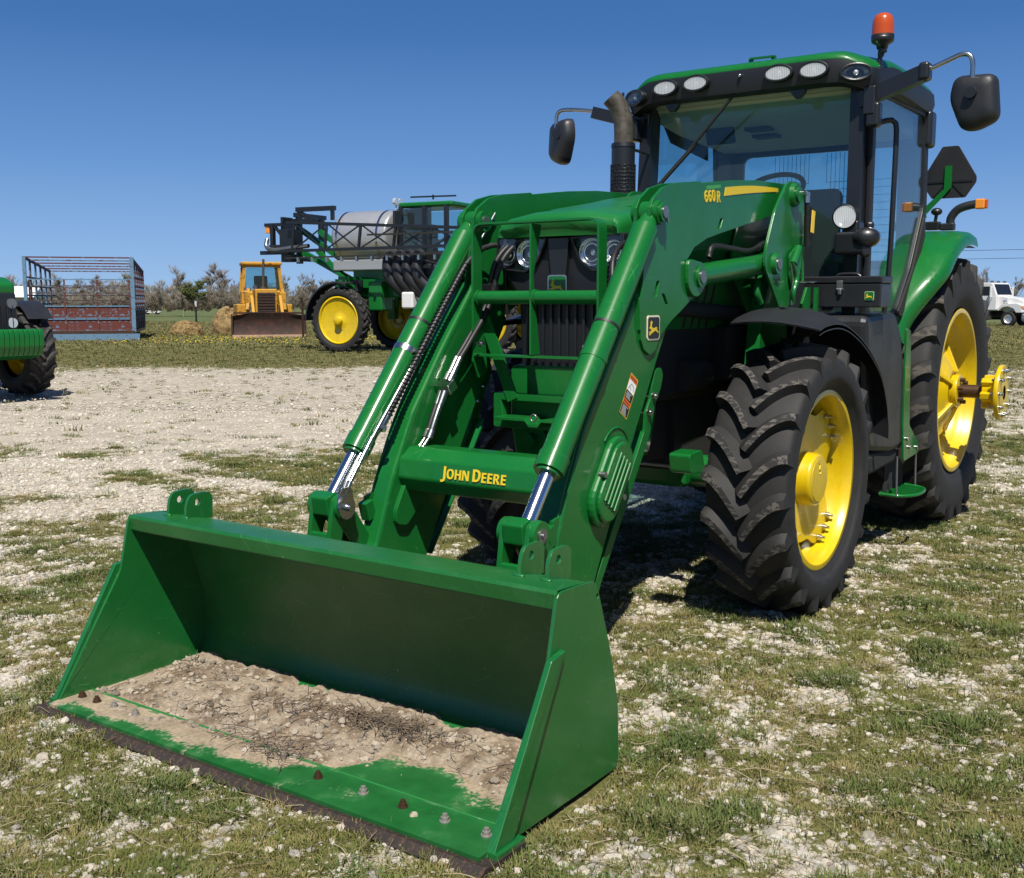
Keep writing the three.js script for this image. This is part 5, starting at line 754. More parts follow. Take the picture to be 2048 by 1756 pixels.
{
  const r = rng(31), near = [], mid = [], far = [], straw = [];
  const put = (list, d0, d1, dens, sc, lo, hi) => { const n = Math.floor((d1 - d0) * (1.04 * d1 + 0.9) * dens); for (let i = 0; i < n; i++) { const d = lerp(d0, d1, r()), s = (r() * 2 - 1) * (0.52 * d1 + 0.45); if (Math.abs(s) > 0.52 * d + 0.45) continue; const g = gravel(s, d) - 0.25 * fbm(s * 5 + 2, d * 5, 2); if (r() < smooth(lo, hi, g) - 0.025) continue; const [x, z] = at(s, d); if (inFoot(x, z)) continue; const cl = smooth(-0.1, 0.5, fbm(s * 1.7 + 20, d * 1.7, 3)); list.push([x, yardY(s, d) - 0.004, z, sc * (0.55 + 0.55 * r() + 0.5 * cl * cl), r() * 6.28, (r() - 0.5) * 0.3, 0.75 + 0.5 * r(), cl]); } };
  put(near, 2.0, 4.5, 1150, 1, 0.25, 0.75); put(near, 4.5, 8, 760, 1.05, 0.25, 0.75); put(near, 8, 13, 330, 1.2, 0.28, 0.75);
  put(mid, 13, 24, 60, 1.25, 0.25, 0.75); put(mid, 24, 36, 40, 1.2, 0.3, 0.8); put(far, 36, 60, 12, 1.4, 0.3, 0.9); put(far, 60, 88, 4, 1.7, 0.3, 0.9);
  const tint = (c, p) => { const a = 0.5 + 0.5 * Math.sin(p[0] * 51.3 + p[2] * 87.1), b = p[7], dry = smooth(0.42, 1.0, a * 0.8 + 0.4 * fbm(p[0] * 0.8, p[2] * 0.8, 2) + 0.14) * (1 - 0.65 * b); return c.setRGB(lerp(lerp(0.108, 0.068, b), 0.25, dry), lerp(lerp(0.125, 0.104, b), 0.20, dry), lerp(0.020, 0.082, dry)); };
  const farTint = (c, p) => { tint(c, p); const k = 0.5 + 0.5 * fbm(p[0] * 0.25 + 4, p[2] * 0.25, 2); return c.lerp(new THREE.Color().setRGB(0.21, 0.185, 0.078), clamp(0.25 + 0.45 * k)); };
  const gm = P({ color: lin(1, 1, 1), roughness: 0.85, transmission: 0.0, side: THREE.DoubleSide }), data = { kind: 'stuff', label: 'short green and straw coloured grass growing through the gravel', category: 'grass' };
  scatter('grass', [tuftGeo(1, 34, 0.05, 0.032, 0.0016), tuftGeo(2, 38, 0.055, 0.036, 0.0017), tuftGeo(3, 30, 0.045, 0.026, 0.0016), tuftGeo(4, 26, 0.06, 0.021, 0.0019)], gm, near, tint, data);
  scatter('grass', [tuftGeo(5, 22, 0.07, 0.05, 0.004), tuftGeo(6, 24, 0.08, 0.045, 0.004)], gm, mid, farTint, data);
  scatter('grass', [tuftGeo(7, 18, 0.10, 0.06, 0.007), tuftGeo(8, 18, 0.12, 0.055, 0.007)], gm, far, farTint, data);
  for (let i = 0; i < 5200; i++) { const d = lerp(2, 9, Math.pow(r(), 0.8)), s = (r() * 2 - 1) * (0.52 * d + 0.4), [x, z] = at(s, d); if (!inFoot(x, z)) straw.push([x, yardY(s, d) + 0.008, z, 0.6 + r() * 1.2, r() * 6.28, (r() - 0.5) * 0.35]); }
  const sg = tube([[-0.03, 0, 0], [-0.01, 0.004, 0.004], [0.012, 0.002, -0.002], [0.03, 0.004, 0.002]], 0.0009, 5, 3), sg2 = tube([[-0.04, 0, 0.006], [0, 0.006, 0], [0.05, 0.001, 0.004]], 0.001, 5, 3);
  scatter('straw', [sg, sg2], S({ roughness: 0.9 }), straw, (c, p) => { const a = 0.5 + 0.5 * Math.sin(p[0] * 77 + p[2] * 13); return c.setRGB(lerp(0.18, 0.4, a), lerp(0.14, 0.33, a), lerp(0.08, 0.21, a)); }, { kind: 'stuff', label: 'dry straw lying in the grass and gravel', category: 'straw' });
  // dandelions near the parked machines
  const fl = []; for (let i = 0; i < 480; i++) { const k = r(), d = lerp(39, 47, r()), s = k < 0.35 ? lerp(-15, -10.5, r()) : k < 0.85 ? lerp(-12, -5.5, r()) : lerp(-7, -5, r()); if (fbm(s * 0.9, d * 0.4, 2) < -0.05) continue; const [x, z] = at(s, d); fl.push([x, yardY(s, d) + 0.07 + 0.05 * r(), z, 1, r() * 6, 0.3]); }
  scatter('dandelions', [new THREE.SphereGeometry(0.024, 6, 4).scale(1, 0.6, 1)], S({ roughness: 0.9 }), fl, (c) => c.setRGB(0.75, 0.55, 0.01), { kind: 'stuff', label: 'yellow dandelions in bloom along the grass by the parked machines', category: 'flowers' });
  console.log('tufts', near.length, mid.length, far.length);
}
// ---------- soil, stones and roots left in the bucket ----------
{
  const soilY = (x, z) => { const d = bucketDirt(x, z), edge = smooth(0, 0.05, 1.035 - Math.abs(x)), heap = 0.030 * Math.exp(-(((x - 0.18) / 0.36) ** 2 + ((z - 2.60) / 0.07) ** 2)) + 0.024 * Math.exp(-(((x + 0.78) / 0.30) ** 2 + ((z - 2.60) / 0.13) ** 2)) + 0.02 * Math.exp(-(((x - 0.8) / 0.3) ** 2 + ((z - 2.62) / 0.10) ** 2)); const k = smooth(0.35, 0.9, d); return 0.0165 + (0.016 * k + heap * smooth(0.2, 0.6, d)) * edge + 0.022 * smooth(2.60, 2.43, z) * smooth(-0.35, 0.25, fbm(x * 2.2 + 7, 3.1, 3) + 0.25 - 0.35 * smooth(0.2, 0.9, x)) * edge + (0.009 * fbm(x * 14, z * 14, 3) + 0.006 * fbm(x * 40, z * 40, 2)) * smooth(0.3, 0.7, d + heap * 12) - 0.007 * (1 - smooth(0.30, 0.5, d)); };
  const rows = []; for (let j = 0; j <= 80; j++) { const row = []; for (let i = 0; i <= 260; i++) { const x = lerp(-1.034, 1.034, i / 260), z = lerp(2.40, 3.05, j / 80); row.push([x, Math.max(soilY(x, z), 0.0145) + (z < 2.52 ? (2.52 - z) * 0.16 * 0 : 0), z]); } rows.push(row); }
  const m = new THREE.Mesh(clean(grid(rows, 1.2)), S({ roughness: 0.97, bumpMap: grainMap, bumpScale: 0.006, map: tex(1024, 512, (u, v) => { const n = tn(u, v, 6, 4, 2), f = tn(u, v, 50, 3, 4), k = smooth(-0.1, 0.35, n), t = lerp(0.58, 0.43, k) + 0.13 * f; return [t, t * lerp(0.91, 0.86, k), t * lerp(0.79, 0.70, k)]; }, true, 1.1) }));
  top(m, 'soil', { kind: 'stuff', label: 'dry tan soil caked over the floor of the green bucket', category: 'soil' });
  const r = rng(5), st = [], tw = [];
  for (let i = 0; i < 3000; i++) { const x = (r() * 2 - 1) * 1.02, z = lerp(2.47, 3.04, r()), d = bucketDirt(x, z); if (r() > smooth(0.28, 0.75, d) * 0.9 + 0.012) continue; const k = 0.0026 * Math.exp(2.0 * Math.pow(r(), 3.2)); st.push([x, Math.max(0.0245, soilY(x, z)) + k * 0.25, z, k, r() * 6.28, (r() - 0.5)]); }
  scatter('soil_clods', [11, 12, 13].map((i) => stoneGeo(i, 1)), S({ roughness: 0.95 }), st, (c, p) => { const v = 0.14 + 0.22 * Math.abs(Math.sin(p[0] * 191.7 + p[2] * 157.3)); return c.setRGB(v, v * 0.85, v * 0.66); }, { kind: 'stuff', label: 'small stones and clods lying in the bucket', category: 'stones' });
  const clump = [[0.20, 2.61, 0.24, 0.05, 170], [-0.20, 2.64, 0.2, 0.05, 34], [-0.80, 2.60, 0.22, 0.08, 16], [-0.05, 2.90, 0.22, 0.07, 34], [0.05, 2.97, 0.14, 0.05, 26], [-0.45, 2.82, 0.25, 0.09, 16], [0.7, 2.66, 0.3, 0.09, 16]];
  for (const [cx, cz, sx0, sz0, n] of clump) for (let i = 0; i < n; i++) { const x = clamp(cx + sx0 * (r() + r() - 1) * 1.3, -1.0, 1.0), z = clamp(cz + sz0 * (r() + r() - 1) * 1.3, 2.5, 3.05); tw.push([x, Math.max(0.027, soilY(x, z)) + 0.006 + 0.012 * r(), z, 0.5 + r() * 1.1, r() * 6.28, (r() - 0.5) * 0.5]); }
  const roots = [1, 2, 3].map((k) => tube([[-0.05, 0, 0.008 * k], [-0.02, 0.008, -0.006 * k], [0.015, 0.002, 0.006], [0.05, 0.012 * (k - 1), -0.01]], 0.0011, 10, 4));
  scatter('roots', roots, S({ roughness: 0.95 }), tw, (c, p) => { const a = 0.5 + 0.5 * Math.sin(p[0] * 177 + p[2] * 113); return c.setRGB(lerp(0.075, 0.20, a), lerp(0.06, 0.15, a), lerp(0.05, 0.10, a)); }, { kind: 'stuff', label: 'tangled dry brown roots lying on the soil in the bucket', category: 'roots' });
}
// ---------- machines parked behind ----------
const face = (hs, hd) => { const x = RIGHT[0] * hs + FWD[0] * hd, z = RIGHT[1] * hs + FWD[1] * hd; return Math.atan2(-z, x); };   // turn that points local +x along (right, away)
const spot = (s, d) => { const [x, z] = at(s, d); return [x, yardY(s, d) - 0.02, z]; };
const sOf = (u, d) => (u - 1024) / 2191 * d * 0.995;
function fatTyre(parent, x, y, z, R, hw, rimR, n, name, opt = {}) { // wheel whose axle runs along local z
  const w = sub(parent, name); w.position.set(x, y, z); w.rotation.y = (opt.flip ? 1 : -1) * Math.PI / 2;
  const T = tyreGeoms({ R, hw, rim: rimR, n, lug: R * 0.05, wt: R * 0.028, seed: 3, seg: 56, step: 4 });
  part(w, 'tyre', T.carcass, M.rubber); part(w, 'tread', T.tops, M.treadRear);
  part(w, 'rim', [lathX([[rimR * 0.95, hw * 0.8], [rimR * 1.02, hw * 0.8], [rimR * 0.96, hw * 0.6], [rimR * 0.94, -hw * 0.5], [rimR * 0.9, -hw * 0.5], [rimR * 0.9, hw * 0.55], [rimR * 0.95, hw * 0.8]], 48), lathX(opt.disc ?? [[0.0, hw * 0.3], [rimR * 0.35, hw * 0.3], [rimR * 0.6, hw * 0.05], [rimR * 0.92, hw * 0.25], [rimR * 0.93, hw * 0.2], [rimR * 0.5, -hw * 0.05]], 48)], M.yellow);
  part(w, 'hub', [lathX([[0, hw * (opt.hub ?? 1.0)], [rimR * 0.16, hw * (opt.hub ?? 1.0)], [rimR * 0.18, hw * 0.9], [rimR * 0.2, hw * 0.2], [rimR * 0.3, hw * 0.1]], 28)], M.yellow);
  for (let i = 0; i < 8; i++) { const a = i / 8 * 6.283; part(w, 'bolt', [cyl([hw * 0.25, rimR * 0.27 * Math.sin(a), rimR * 0.27 * Math.cos(a)], [hw * 0.38, rimR * 0.27 * Math.sin(a), rimR * 0.27 * Math.cos(a)], 0.03, 0.03, 6)], M.shaft); }
  return w;
}
M.tank = S({ color: lin(0.46, 0.47, 0.48), metalness: 0.55, roughness: 0.45, roughnessMap: roughMap });
{ // self-propelled sprayer
  const o = thing('crop_sprayer', 'tall green crop sprayer with silver tank and black folded boom behind the loader tractor', 'sprayer', spot(-4.58, 35.6), face(0.89, -0.45));
  for (const [x, z] of [[0, 1.6], [0, -1.6], [5.1, 1.6], [5.1, -1.6]]) fatTyre(o, x, 1.0, z, 1.02, 0.2, 0.74, 26, 'wheel', { flip: z < 0, hub: 1.15, disc: [[0, 0.09], [0.22, 0.09], [0.3, 0.02], [0.69, 0.12], [0.70, 0.10], [0.3, 0]] });
  for (const z of [1.6, -1.6]) part(o, 'wheel_fender', [(() => { const rows = []; for (let i = 0; i <= 16; i++) { const a = lerp(1.25, 3.15, i / 16); rows.push([-0.26, -0.24, 0.24, 0.26].map((k, j) => [Math.cos(a) * (j % 3 ? 1.2 : 1.14), 1.0 + Math.sin(a) * (j % 3 ? 1.2 : 1.14), z + k])); } return grid(rows, 0.8); })()], M.plastic);
  part(o, 'frame', [bx(6.6, 0.28, 0.16, 2.4, 2.15, 0.55), bx(6.6, 0.28, 0.16, 2.4, 2.15, -0.55), bx(0.3, 0.3, 3.0, 0, 2.2, 0), bx(0.3, 0.3, 3.0, 5.1, 2.2, 0), bx(1.6, 0.5, 1.2, 0.6, 2.5, 0), bx(0.9, 0.5, 1.0, 0.2, 1.9, 0)], M.green);
  for (const [x, z] of [[0, 1.35], [0, -1.35], [5.1, 1.35], [5.1, -1.35]]) part(o, 'axle_leg', [bar([x, 2.2, z * 0.95], [x, 1.0, z], 0.24, 0.28), cyl([x + 0.2, 2.1, z * 0.9], [x + 0.15, 1.4, z], 0.09)], M.green);
  part(o, 'belly_box', [rb(1.9, 0.6, 1.3, 0.06, 1.7, 2.0, 0.2), rb(0.5, 0.9, 0.6, 0.05, 1.0, 1.75, 0.9)], M.green);
  part(o, 'filter_canister', [cyl([0.1, 1.9, 1.0], [0.1, 2.25, 1.0], 0.28, 0.28, 20)], M.plastic);
  part(o, 'white_jug', [rb(0.42, 0.5, 0.3, 0.06, 2.35, 1.62, 1.35)], M.white);
  const T = part(o, 'tank', [lathX([[0, -1.05], [0.5, -1.04], [0.78, -0.98], [0.86, -0.86], [0.88, 0.0], [0.86, 0.98], [0.78, 1.08], [0.4, 1.12], [0, 1.13]], 48).translate(0.2, 3.55, 0.15)], M.tank, 'silver tank');
  for (const x of [-0.55, 0.95]) part(o, 'tank_band', [lathX([[0.885, -0.035], [0.892, 0], [0.885, 0.035]], 48).translate(x, 3.55, 0.15)], M.chrome);
  part(o, 'tank_cradle', [rb(2.2, 0.35, 1.3, 0.05, 0.25, 2.72, 0.15)], M.tank);
  const cabG = sub(o, 'cab');
  part(cabG, 'cab_roof', [rb(1.9, 0.15, 1.65, 0.06, 2.6, 4.50, 0)], M.green);
  part(cabG, 'cab_frame', [...[[1.75, 0.82], [1.75, -0.82], [3.35, 0.82], [3.35, -0.82], [2.6, 0.84]].map(([x, z]) => bar([x, 2.9, z], [x, 4.45, z], 0.12, 0.12)), rb(1.75, 0.4, 1.7, 0.06, 2.55, 2.9, 0)], M.gloss);
  part(cabG, 'cab_glass', [bx(1.55, 1.3, 0.01, 2.55, 3.75, 0.83), bx(0.01, 1.3, 1.5, 3.36, 3.75, 0), bx(1.55, 1.3, 0.01, 2.55, 3.75, -0.83)], M.glass);
  part(cabG, 'cab_seat', [rb(0.5, 0.9, 0.5, 0.08, 2.2, 3.5, 0), rb(0.3, 1.3, 1.6, 0.05, 1.7, 3.75, 0)], M.interior);
  for (const z of [0.72, 0.48]) part(o, 'roof_light', [cyl([1.55, 4.62, z], [1.45, 4.62, z], 0.12, 0.12, 18), cyl([1.5, 4.4, z], [1.5, 4.55, z], 0.03)], M.silver);
  part(o, 'roof_rail', [cyl([1.9, 4.76, 0.5], [3.5, 4.74, 0.5], 0.025), cyl([2.7, 4.66, 0.5], [2.7, 4.8, 0.5], 0.03)], M.gloss);
  part(o, 'intake_hose', [tube([[1.3, 4.25, -0.3], [1.5, 4.45, -0.3], [1.9, 4.42, -0.3]], 0.09, 14, 10)], M.shaft);
  part(o, 'cab_mirror', [rb(0.08, 0.5, 0.3, 0.03, 1.85, 4.05, 1.25), bar([1.85, 4.2, 0.85], [1.85, 4.2, 1.25], 0.04, 0.04)], M.plastic);
  part(o, 'engine_hood', [rb(2.2, 1.0, 1.4, 0.12, 4.6, 2.95, 0)], M.green);
  for (let i = 0; i < 4; i++) part(o, 'side_panel', [tube([[1.55 + i * 0.34, 3.0, 1.05], [1.62 + i * 0.34, 2.8, 1.35], [1.72 + i * 0.34, 2.3, 1.42], [2.2 + i * 0.34, 1.75, 1.2]], 0.19, 16, 10)], M.plastic);
  part(o, 'panel_back', [rb(2.2, 1.0, 0.5, 0.1, 2.55, 2.35, 1.0, 0, 0, -0.25)], M.plastic);
  part(o, 'ladder', [bar([4.1, 0.6, 1.5], [4.0, 2.9, 1.2], 0.06, 0.06), bar([3.6, 0.6, 1.5], [3.5, 2.9, 1.2], 0.06, 0.06), ...[0.8, 1.2, 1.6, 2.0, 2.4].map((y) => bar([3.6, y, 1.45], [4.1, y, 1.45], 0.05, 0.05))], M.matt);
  // boom: centre frame at the rear, folded truss along each side
  const bm = sub(o, 'boom_centre'); const X = -2.3;
  part(bm, 'lift_arm', [bar([-0.2, 2.6, 0.5], [X, 3.9, 0.5], 0.16, 0.16), bar([-0.2, 2.2, 0.5], [X, 3.2, 0.5], 0.16, 0.16), bar([0.2, 1.7, 0.7], [-1.5, 3.2, 0.7], 0.12, 0.14), bar([-0.2, 2.6, -0.5], [X, 3.9, -0.5], 0.16, 0.16)], M.green);
  part(bm, 'centre_mast', [bx(0.16, 1.6, 0.16, X, 3.6, 0.6), bx(0.16, 1.6, 0.16, X, 3.6, -0.6), bx(0.14, 0.14, 1.6, X, 4.35, 0), bx(0.14, 0.14, 1.6, X, 2.95, 0), bx(0.10, 1.3, 0.5, X - 0.1, 3.6, 1.1), bx(1.5, 0.14, 0.14, X + 0.9, 4.50, 0.9), bx(0.1, 0.35, 0.1, X + 0.25, 4.3, 0.9), bx(0.1, 0.35, 0.1, X + 1.55, 4.3, 0.9), bar([X + 0.3, 4.4, 0.9], [X + 1.0, 4.1, 0.9], 0.1, 0.1), bx(0.9, 0.12, 0.12, X + 0.4, 4.15, 0.9), bx(0.5, 0.7, 0.5, X + 0.2, 3.5, 1.3)], M.gloss);
  part(bm, 'boom_fold', [bx(0.7, 0.10, 0.10, X - 0.3, 4.0, 1.5), bx(0.12, 0.9, 0.14, X - 0.35, 3.6, 1.5), bx(1.1, 0.12, 0.14, X - 0.2, 3.12, 1.6), bx(0.9, 0.08, 0.4, X + 0.1, 3.32, 1.5), bx(0.4, 0.25, 0.3, X + 0.2, 2.95, 1.4), bar([X - 0.3, 4.0, 1.5], [X + 0.5, 3.1, 1.5], 0.08, 0.08)], M.gloss);
  part(bm, 'boom_hose', [tube([[X - 0.5, 3.55, 1.6], [X - 0.45, 3.3, 1.7], [X - 0.1, 3.2, 1.75], [X + 0.5, 3.25, 1.7], [X + 1.2, 3.3, 1.7]], 0.07, 24, 8)], M.steel);
  part(bm, 'reflector', [rb(0.16, 0.22, 0.06, 0.02, X - 0.55, 3.85, 1.5)], M.orange);
  for (const zz of [1.75, -1.75]) {
    const tr = sub(o, 'boom_truss'), y0 = 3.15, y1 = (x) => lerp(4.05, 3.65, (x + 2.0) / 7.2);
    part(tr, 'lower_chord', [bar([X - 0.2, y0, zz], [5.6, y0 + 0.05, zz], 0.09, 0.09)], M.gloss);
    part(tr, 'upper_chord', [bar([X + 0.4, y1(-1.9), zz], [5.6, y1(5.6), zz], 0.09, 0.09)], M.gloss);
    part(tr, 'spray_line', [bar([X + 0.4, y0 - 0.22, zz + 0.1], [5.6, y0 - 0.16, zz + 0.1], 0.05, 0.05), bar([1.2, y0 + 0.42, zz + 0.1], [5.6, y0 + 0.42, zz + 0.1], 0.06, 0.05)], M.matt);
    for (let i = 0; i < 6; i++) { const x = -1.7 + i * 1.25; part(tr, 'strut', [bar([x, y0, zz], [x + 0.1, y1(x), zz], 0.07, 0.07)], M.gloss); part(tr, 'diagonal', [bar([x + 0.1, y1(x), zz], [x + 1.25, y0, zz], 0.04, 0.04)], M.gloss); part(tr, 'cross_diagonal', [bar([x, y0, zz], [x + 1.35, y1(x + 1.25), zz], 0.04, 0.04)], M.gloss); }
    if (zz > 0) for (let i = 0; i < 12; i++) part(tr, 'nozzle', [bx(0.07, 0.14, 0.07, -1.4 + i * 0.55, y0 - 0.28, zz + 0.1)], M.zinc);
  }
}
{ // bulldozer, blade towards the photographer
  const o = thing('bulldozer', 'old yellow bulldozer with enclosed cab and wide rusty front blade', 'bulldozer', spot(sOf(528, 50.3), 50.3), face(0.31, -0.95));
  M.cat = P({ color: lin(0.49, 0.25, 0.018), roughness: 0.6, map: tex(256, 256, (u, v) => { const n = tn(u, v, 6, 4, 2), s = smooth(0.2, 0.45, n + 0.3 * tn(u, v, 40, 2, 5)); return [lerp(0.97, 0.62, s), lerp(0.97, 0.55, s), lerp(0.97, 0.5, s)]; }, true, 0.7) });
  M.blade = S({ color: lin(0.85, 0.85, 0.85), roughness: 0.8, map: tex(512, 256, (u, v) => { const n = tn(u, v, 6, 4, 4), f = tn(u, v, 50, 3, 3), k = smooth(-0.2, 0.4, n + 0.4 * f); return [lerp(0.21, 0.31, k), lerp(0.145, 0.19, k), lerp(0.12, 0.145, k)]; }, true, 0.5) });
  const bladeRow = []; for (let i = 0; i <= 8; i++) { const t = i / 8, y = 0.06 + 1.02 * t, x = 2.42 - 0.16 * Math.sin(t * Math.PI); bladeRow.push([-1.56, -0.8, 0, 0.8, 1.56].map((z) => [x, y - (t > 0.9 && Math.abs(z) > 1.5 ? 0.12 : 0), z])); }
  part(o, 'blade', [grid(bladeRow, 0.8), grid(bladeRow.map((r) => r.map(([x, y, z]) => [x - 0.05, y, z])), 0.8), bx(0.14, 0.08, 3.0, 2.3, 1.08, 0)], M.blade, 'rusty brown blade');
  part(o, 'cutting_edge', [bx(0.04, 0.16, 3.14, 2.45, 0.06, 0)], S({ color: lin(0.42, 0.27, 0.19), roughness: 0.8 }));
  for (const s of [-1, 1]) {
    part(o, 'end_bit', [bx(0.3, 0.95, 0.05, 2.3, 0.55, s * 1.57)], M.blade);
    const tk = sub(o, 'track'); const pr = roundPoly([[-1.7, 0.0], [1.5, 0.0], [1.8, 0.45], [1.4, 0.85], [-1.5, 0.85], [-1.95, 0.45]], 0.3, 6);
    part(tk, 'track_belt', [exZ(pr, s * 0.95 - 0.22, s * 0.95 + 0.22, 0.02)], M.shaft);
    for (let i = 0; i < 14; i++) part(tk, 'track_shoe', [bx(0.16, 0.05, 0.5, -1.5 + i * 0.23, 0.87, s * 0.95)], M.shaft);
    part(o, 'push_arm', [bar([2.25, 0.45, s * 1.3], [-0.6, 0.5, s * 1.3], 0.14, 0.2)], M.cat);
    part(o, 'lift_ram', [bar([2.2, 0.9, s * 0.62], [1.1, 1.95, s * 0.62], 0.12, 0.12), rb(0.5, 0.5, 0.34, 0.04, 1.05, 1.75, s * 0.72), bar([1.3, 1.2, s * 0.8], [1.0, 2.15, s * 0.72], 0.14, 0.18)], M.cat);
    part(o, 'tread_guard', [rb(2.4, 0.5, 0.55, 0.04, -0.5, 1.2, s * 0.95)], M.cat);
  }
  part(o, 'engine_hood', [rb(1.7, 1.15, 0.95, 0.05, 0.55, 1.55, 0), rb(1.0, 0.6, 1.9, 0.05, -0.6, 1.75, 0)], M.cat);
  part(o, 'radiator_grille', [rb(0.06, 0.9, 0.78, 0.02, 1.42, 1.52, 0)], M.shaft);
  for (let i = 0; i < 7; i++) part(o, 'grille_bar', [bx(0.03, 0.03, 0.76, 1.46, 1.14 + i * 0.125, 0)], M.matt);
  const cb = sub(o, 'cab');
  for (const [x, z] of [[-0.3, 0.82], [-0.3, -0.82], [-1.5, 0.82], [-1.5, -0.82]]) part(cb, 'cab_post', [bar([x, 1.9, z * 1.08], [x - 0.02, 3.25, z * 0.93], 0.14, 0.18)], M.cat);
  part(cb, 'cab_roof', [rb(1.55, 0.16, 1.8, 0.06, -0.9, 3.29, 0)], M.cat);
  part(cb, 'cab_sill', [bx(0.16, 0.22, 1.75, -0.3, 1.98, 0), bx(0.12, 0.12, 1.6, -0.3, 3.18, 0)], M.cat);
  part(cb, 'cab_glass', [bx(0.01, 1.05, 1.5, -0.28, 2.62, 0), bx(0.01, 1.05, 1.5, -1.5, 2.62, 0)], M.glass);
  part(cb, 'cab_seat', [rb(0.3, 0.8, 0.6, 0.06, -1.0, 2.35, 0)], M.interior);
  part(o, 'exhaust_pipe', [cyl([0.75, 2.1, 0.06], [0.75, 2.25, 0.06], 0.12, 0.12, 14), cyl([0.75, 2.2, 0.06], [0.78, 3.45, 0.02], 0.055, 0.055, 12)], M.pipe);
  part(o, 'headlamp', [cyl([1.2, 2.2, 0.48], [1.3, 2.2, 0.48], 0.09, 0.09, 14)], M.zinc);
}
{ // livestock cage body
  const flake = (a, b, c, seed) => S({ roughness: 0.85, map: tex(256, 256, (u, v) => { const n = tn(u, v, 9, 4, seed) + 0.35 * tn(u, v, 45, 3, seed + 2), k = smooth(a, a + 0.12, n); return [lerp(b[0], c[0], k), lerp(b[1], c[1], k), lerp(b[2], c[2], k)]; }, true, 0.8) });
  const rust = [0.36, 0.18, 0.15], blue = [0.36, 0.49, 0.59];
  const mB = flake(-0.45, rust, blue, 1), mR = flake(0.22, rust, blue, 4), mM = flake(-0.05, rust, blue, 7), mD = flake(0.1, [0.26, 0.17, 0.15], [0.34, 0.36, 0.38], 9);
  const o = thing('livestock_cage', 'tall open livestock cage of rusty blue bars and rusted lower panels', 'cage', spot(sOf(163, 44.5), 44.5), face(0.965, 0.26)), H = 3.35, W = 2.02, L = 7;   // local x across, -z away
  const pst = (x, z, h, m, w = 0.10) => part(o, 'post', [bx(w, h, w, x, 0.35 + h / 2, z)], m);
  for (let i = 0; i < 6; i++) { const z = -i * L / 5; pst(-W, z, H - 0.35 - i * 0.075, i % 2 ? mM : mB, i ? 0.08 : 0.13); pst(W, z, H - 0.35 - i * 0.075, i === 0 ? mB : mM, i ? 0.08 : 0.16); }
  for (let i = 0; i < 6; i++) part(o, 'roof_bar', [bx(2 * W + 0.1, 0.055, 0.06, 0, H - 0.02 - i * 0.075, -i * L / 5)], i % 2 ? mM : mR);
  for (const x of [-W, W]) { part(o, 'top_rail', [bar([x, H - 0.03, 0], [x, H - 0.405, -L], 0.09, 0.09)], mM); for (let k = 0; k < 6; k++) part(o, 'side_rail', [bx(0.04, 0.06, L, x + (x > 0 ? 0.03 : 0), 0.75 + k * 0.36, -L / 2)], mD); part(o, 'side_kick_panel', [bx(0.03, 0.95, L, x, 0.85, -L / 2)], x > 0 ? mD : mM); }
  // gate across the near end
  for (const [x0, x1] of [[-1.85, -0.62], [-0.58, 0.62], [0.66, 1.85]]) for (const y of [0.62, 1.14]) { part(o, 'gate_panel', [bx(x1 - x0, 0.44, 0.02, (x0 + x1) / 2, y, -0.22)], mR); part(o, 'panel_frame', [bx(x1 - x0 + 0.04, 0.05, 0.05, (x0 + x1) / 2, y + 0.25, -0.2), bx(x1 - x0 + 0.04, 0.05, 0.05, (x0 + x1) / 2, y - 0.24, -0.2)], mB); }
  for (const x of [-1.9, -0.6, 0.64, 1.88]) part(o, 'gate_upright', [bx(0.06, 2.1, 0.06, x, 1.4, -0.2)], mR);
  for (const y of [1.62, 1.92, 2.2, 2.46]) part(o, 'gate_bar', [bx(3.8, 0.045, 0.045, 0, y, -0.2)], y > 2.4 ? mB : mD);
  part(o, 'far_panel', [bx(3.9, 0.9, 0.03, 0, 0.85, -L + 0.1)], mD);
  for (const y of [1.5, 1.85, 2.2]) part(o, 'far_bar', [bx(3.9, 0.05, 0.05, 0, y, -L + 0.1)], mD);
  part(o, 'deck_beam', [bx(4.2, 0.30, 0.14, 0.15, 0.13, 0.28)], mB, 'flaking blue deck beam');
  part(o, 'deck', [bx(4.1, 0.12, L + 0.4, 0, 0.34, -L / 2 + 0.1)], M.shaft);
  part(o, 'skid', [bx(0.2, 0.28, L, -1.7, 0.14, -L / 2), bx(0.2, 0.28, L, 1.7, 0.14, -L / 2)], M.matt);
}
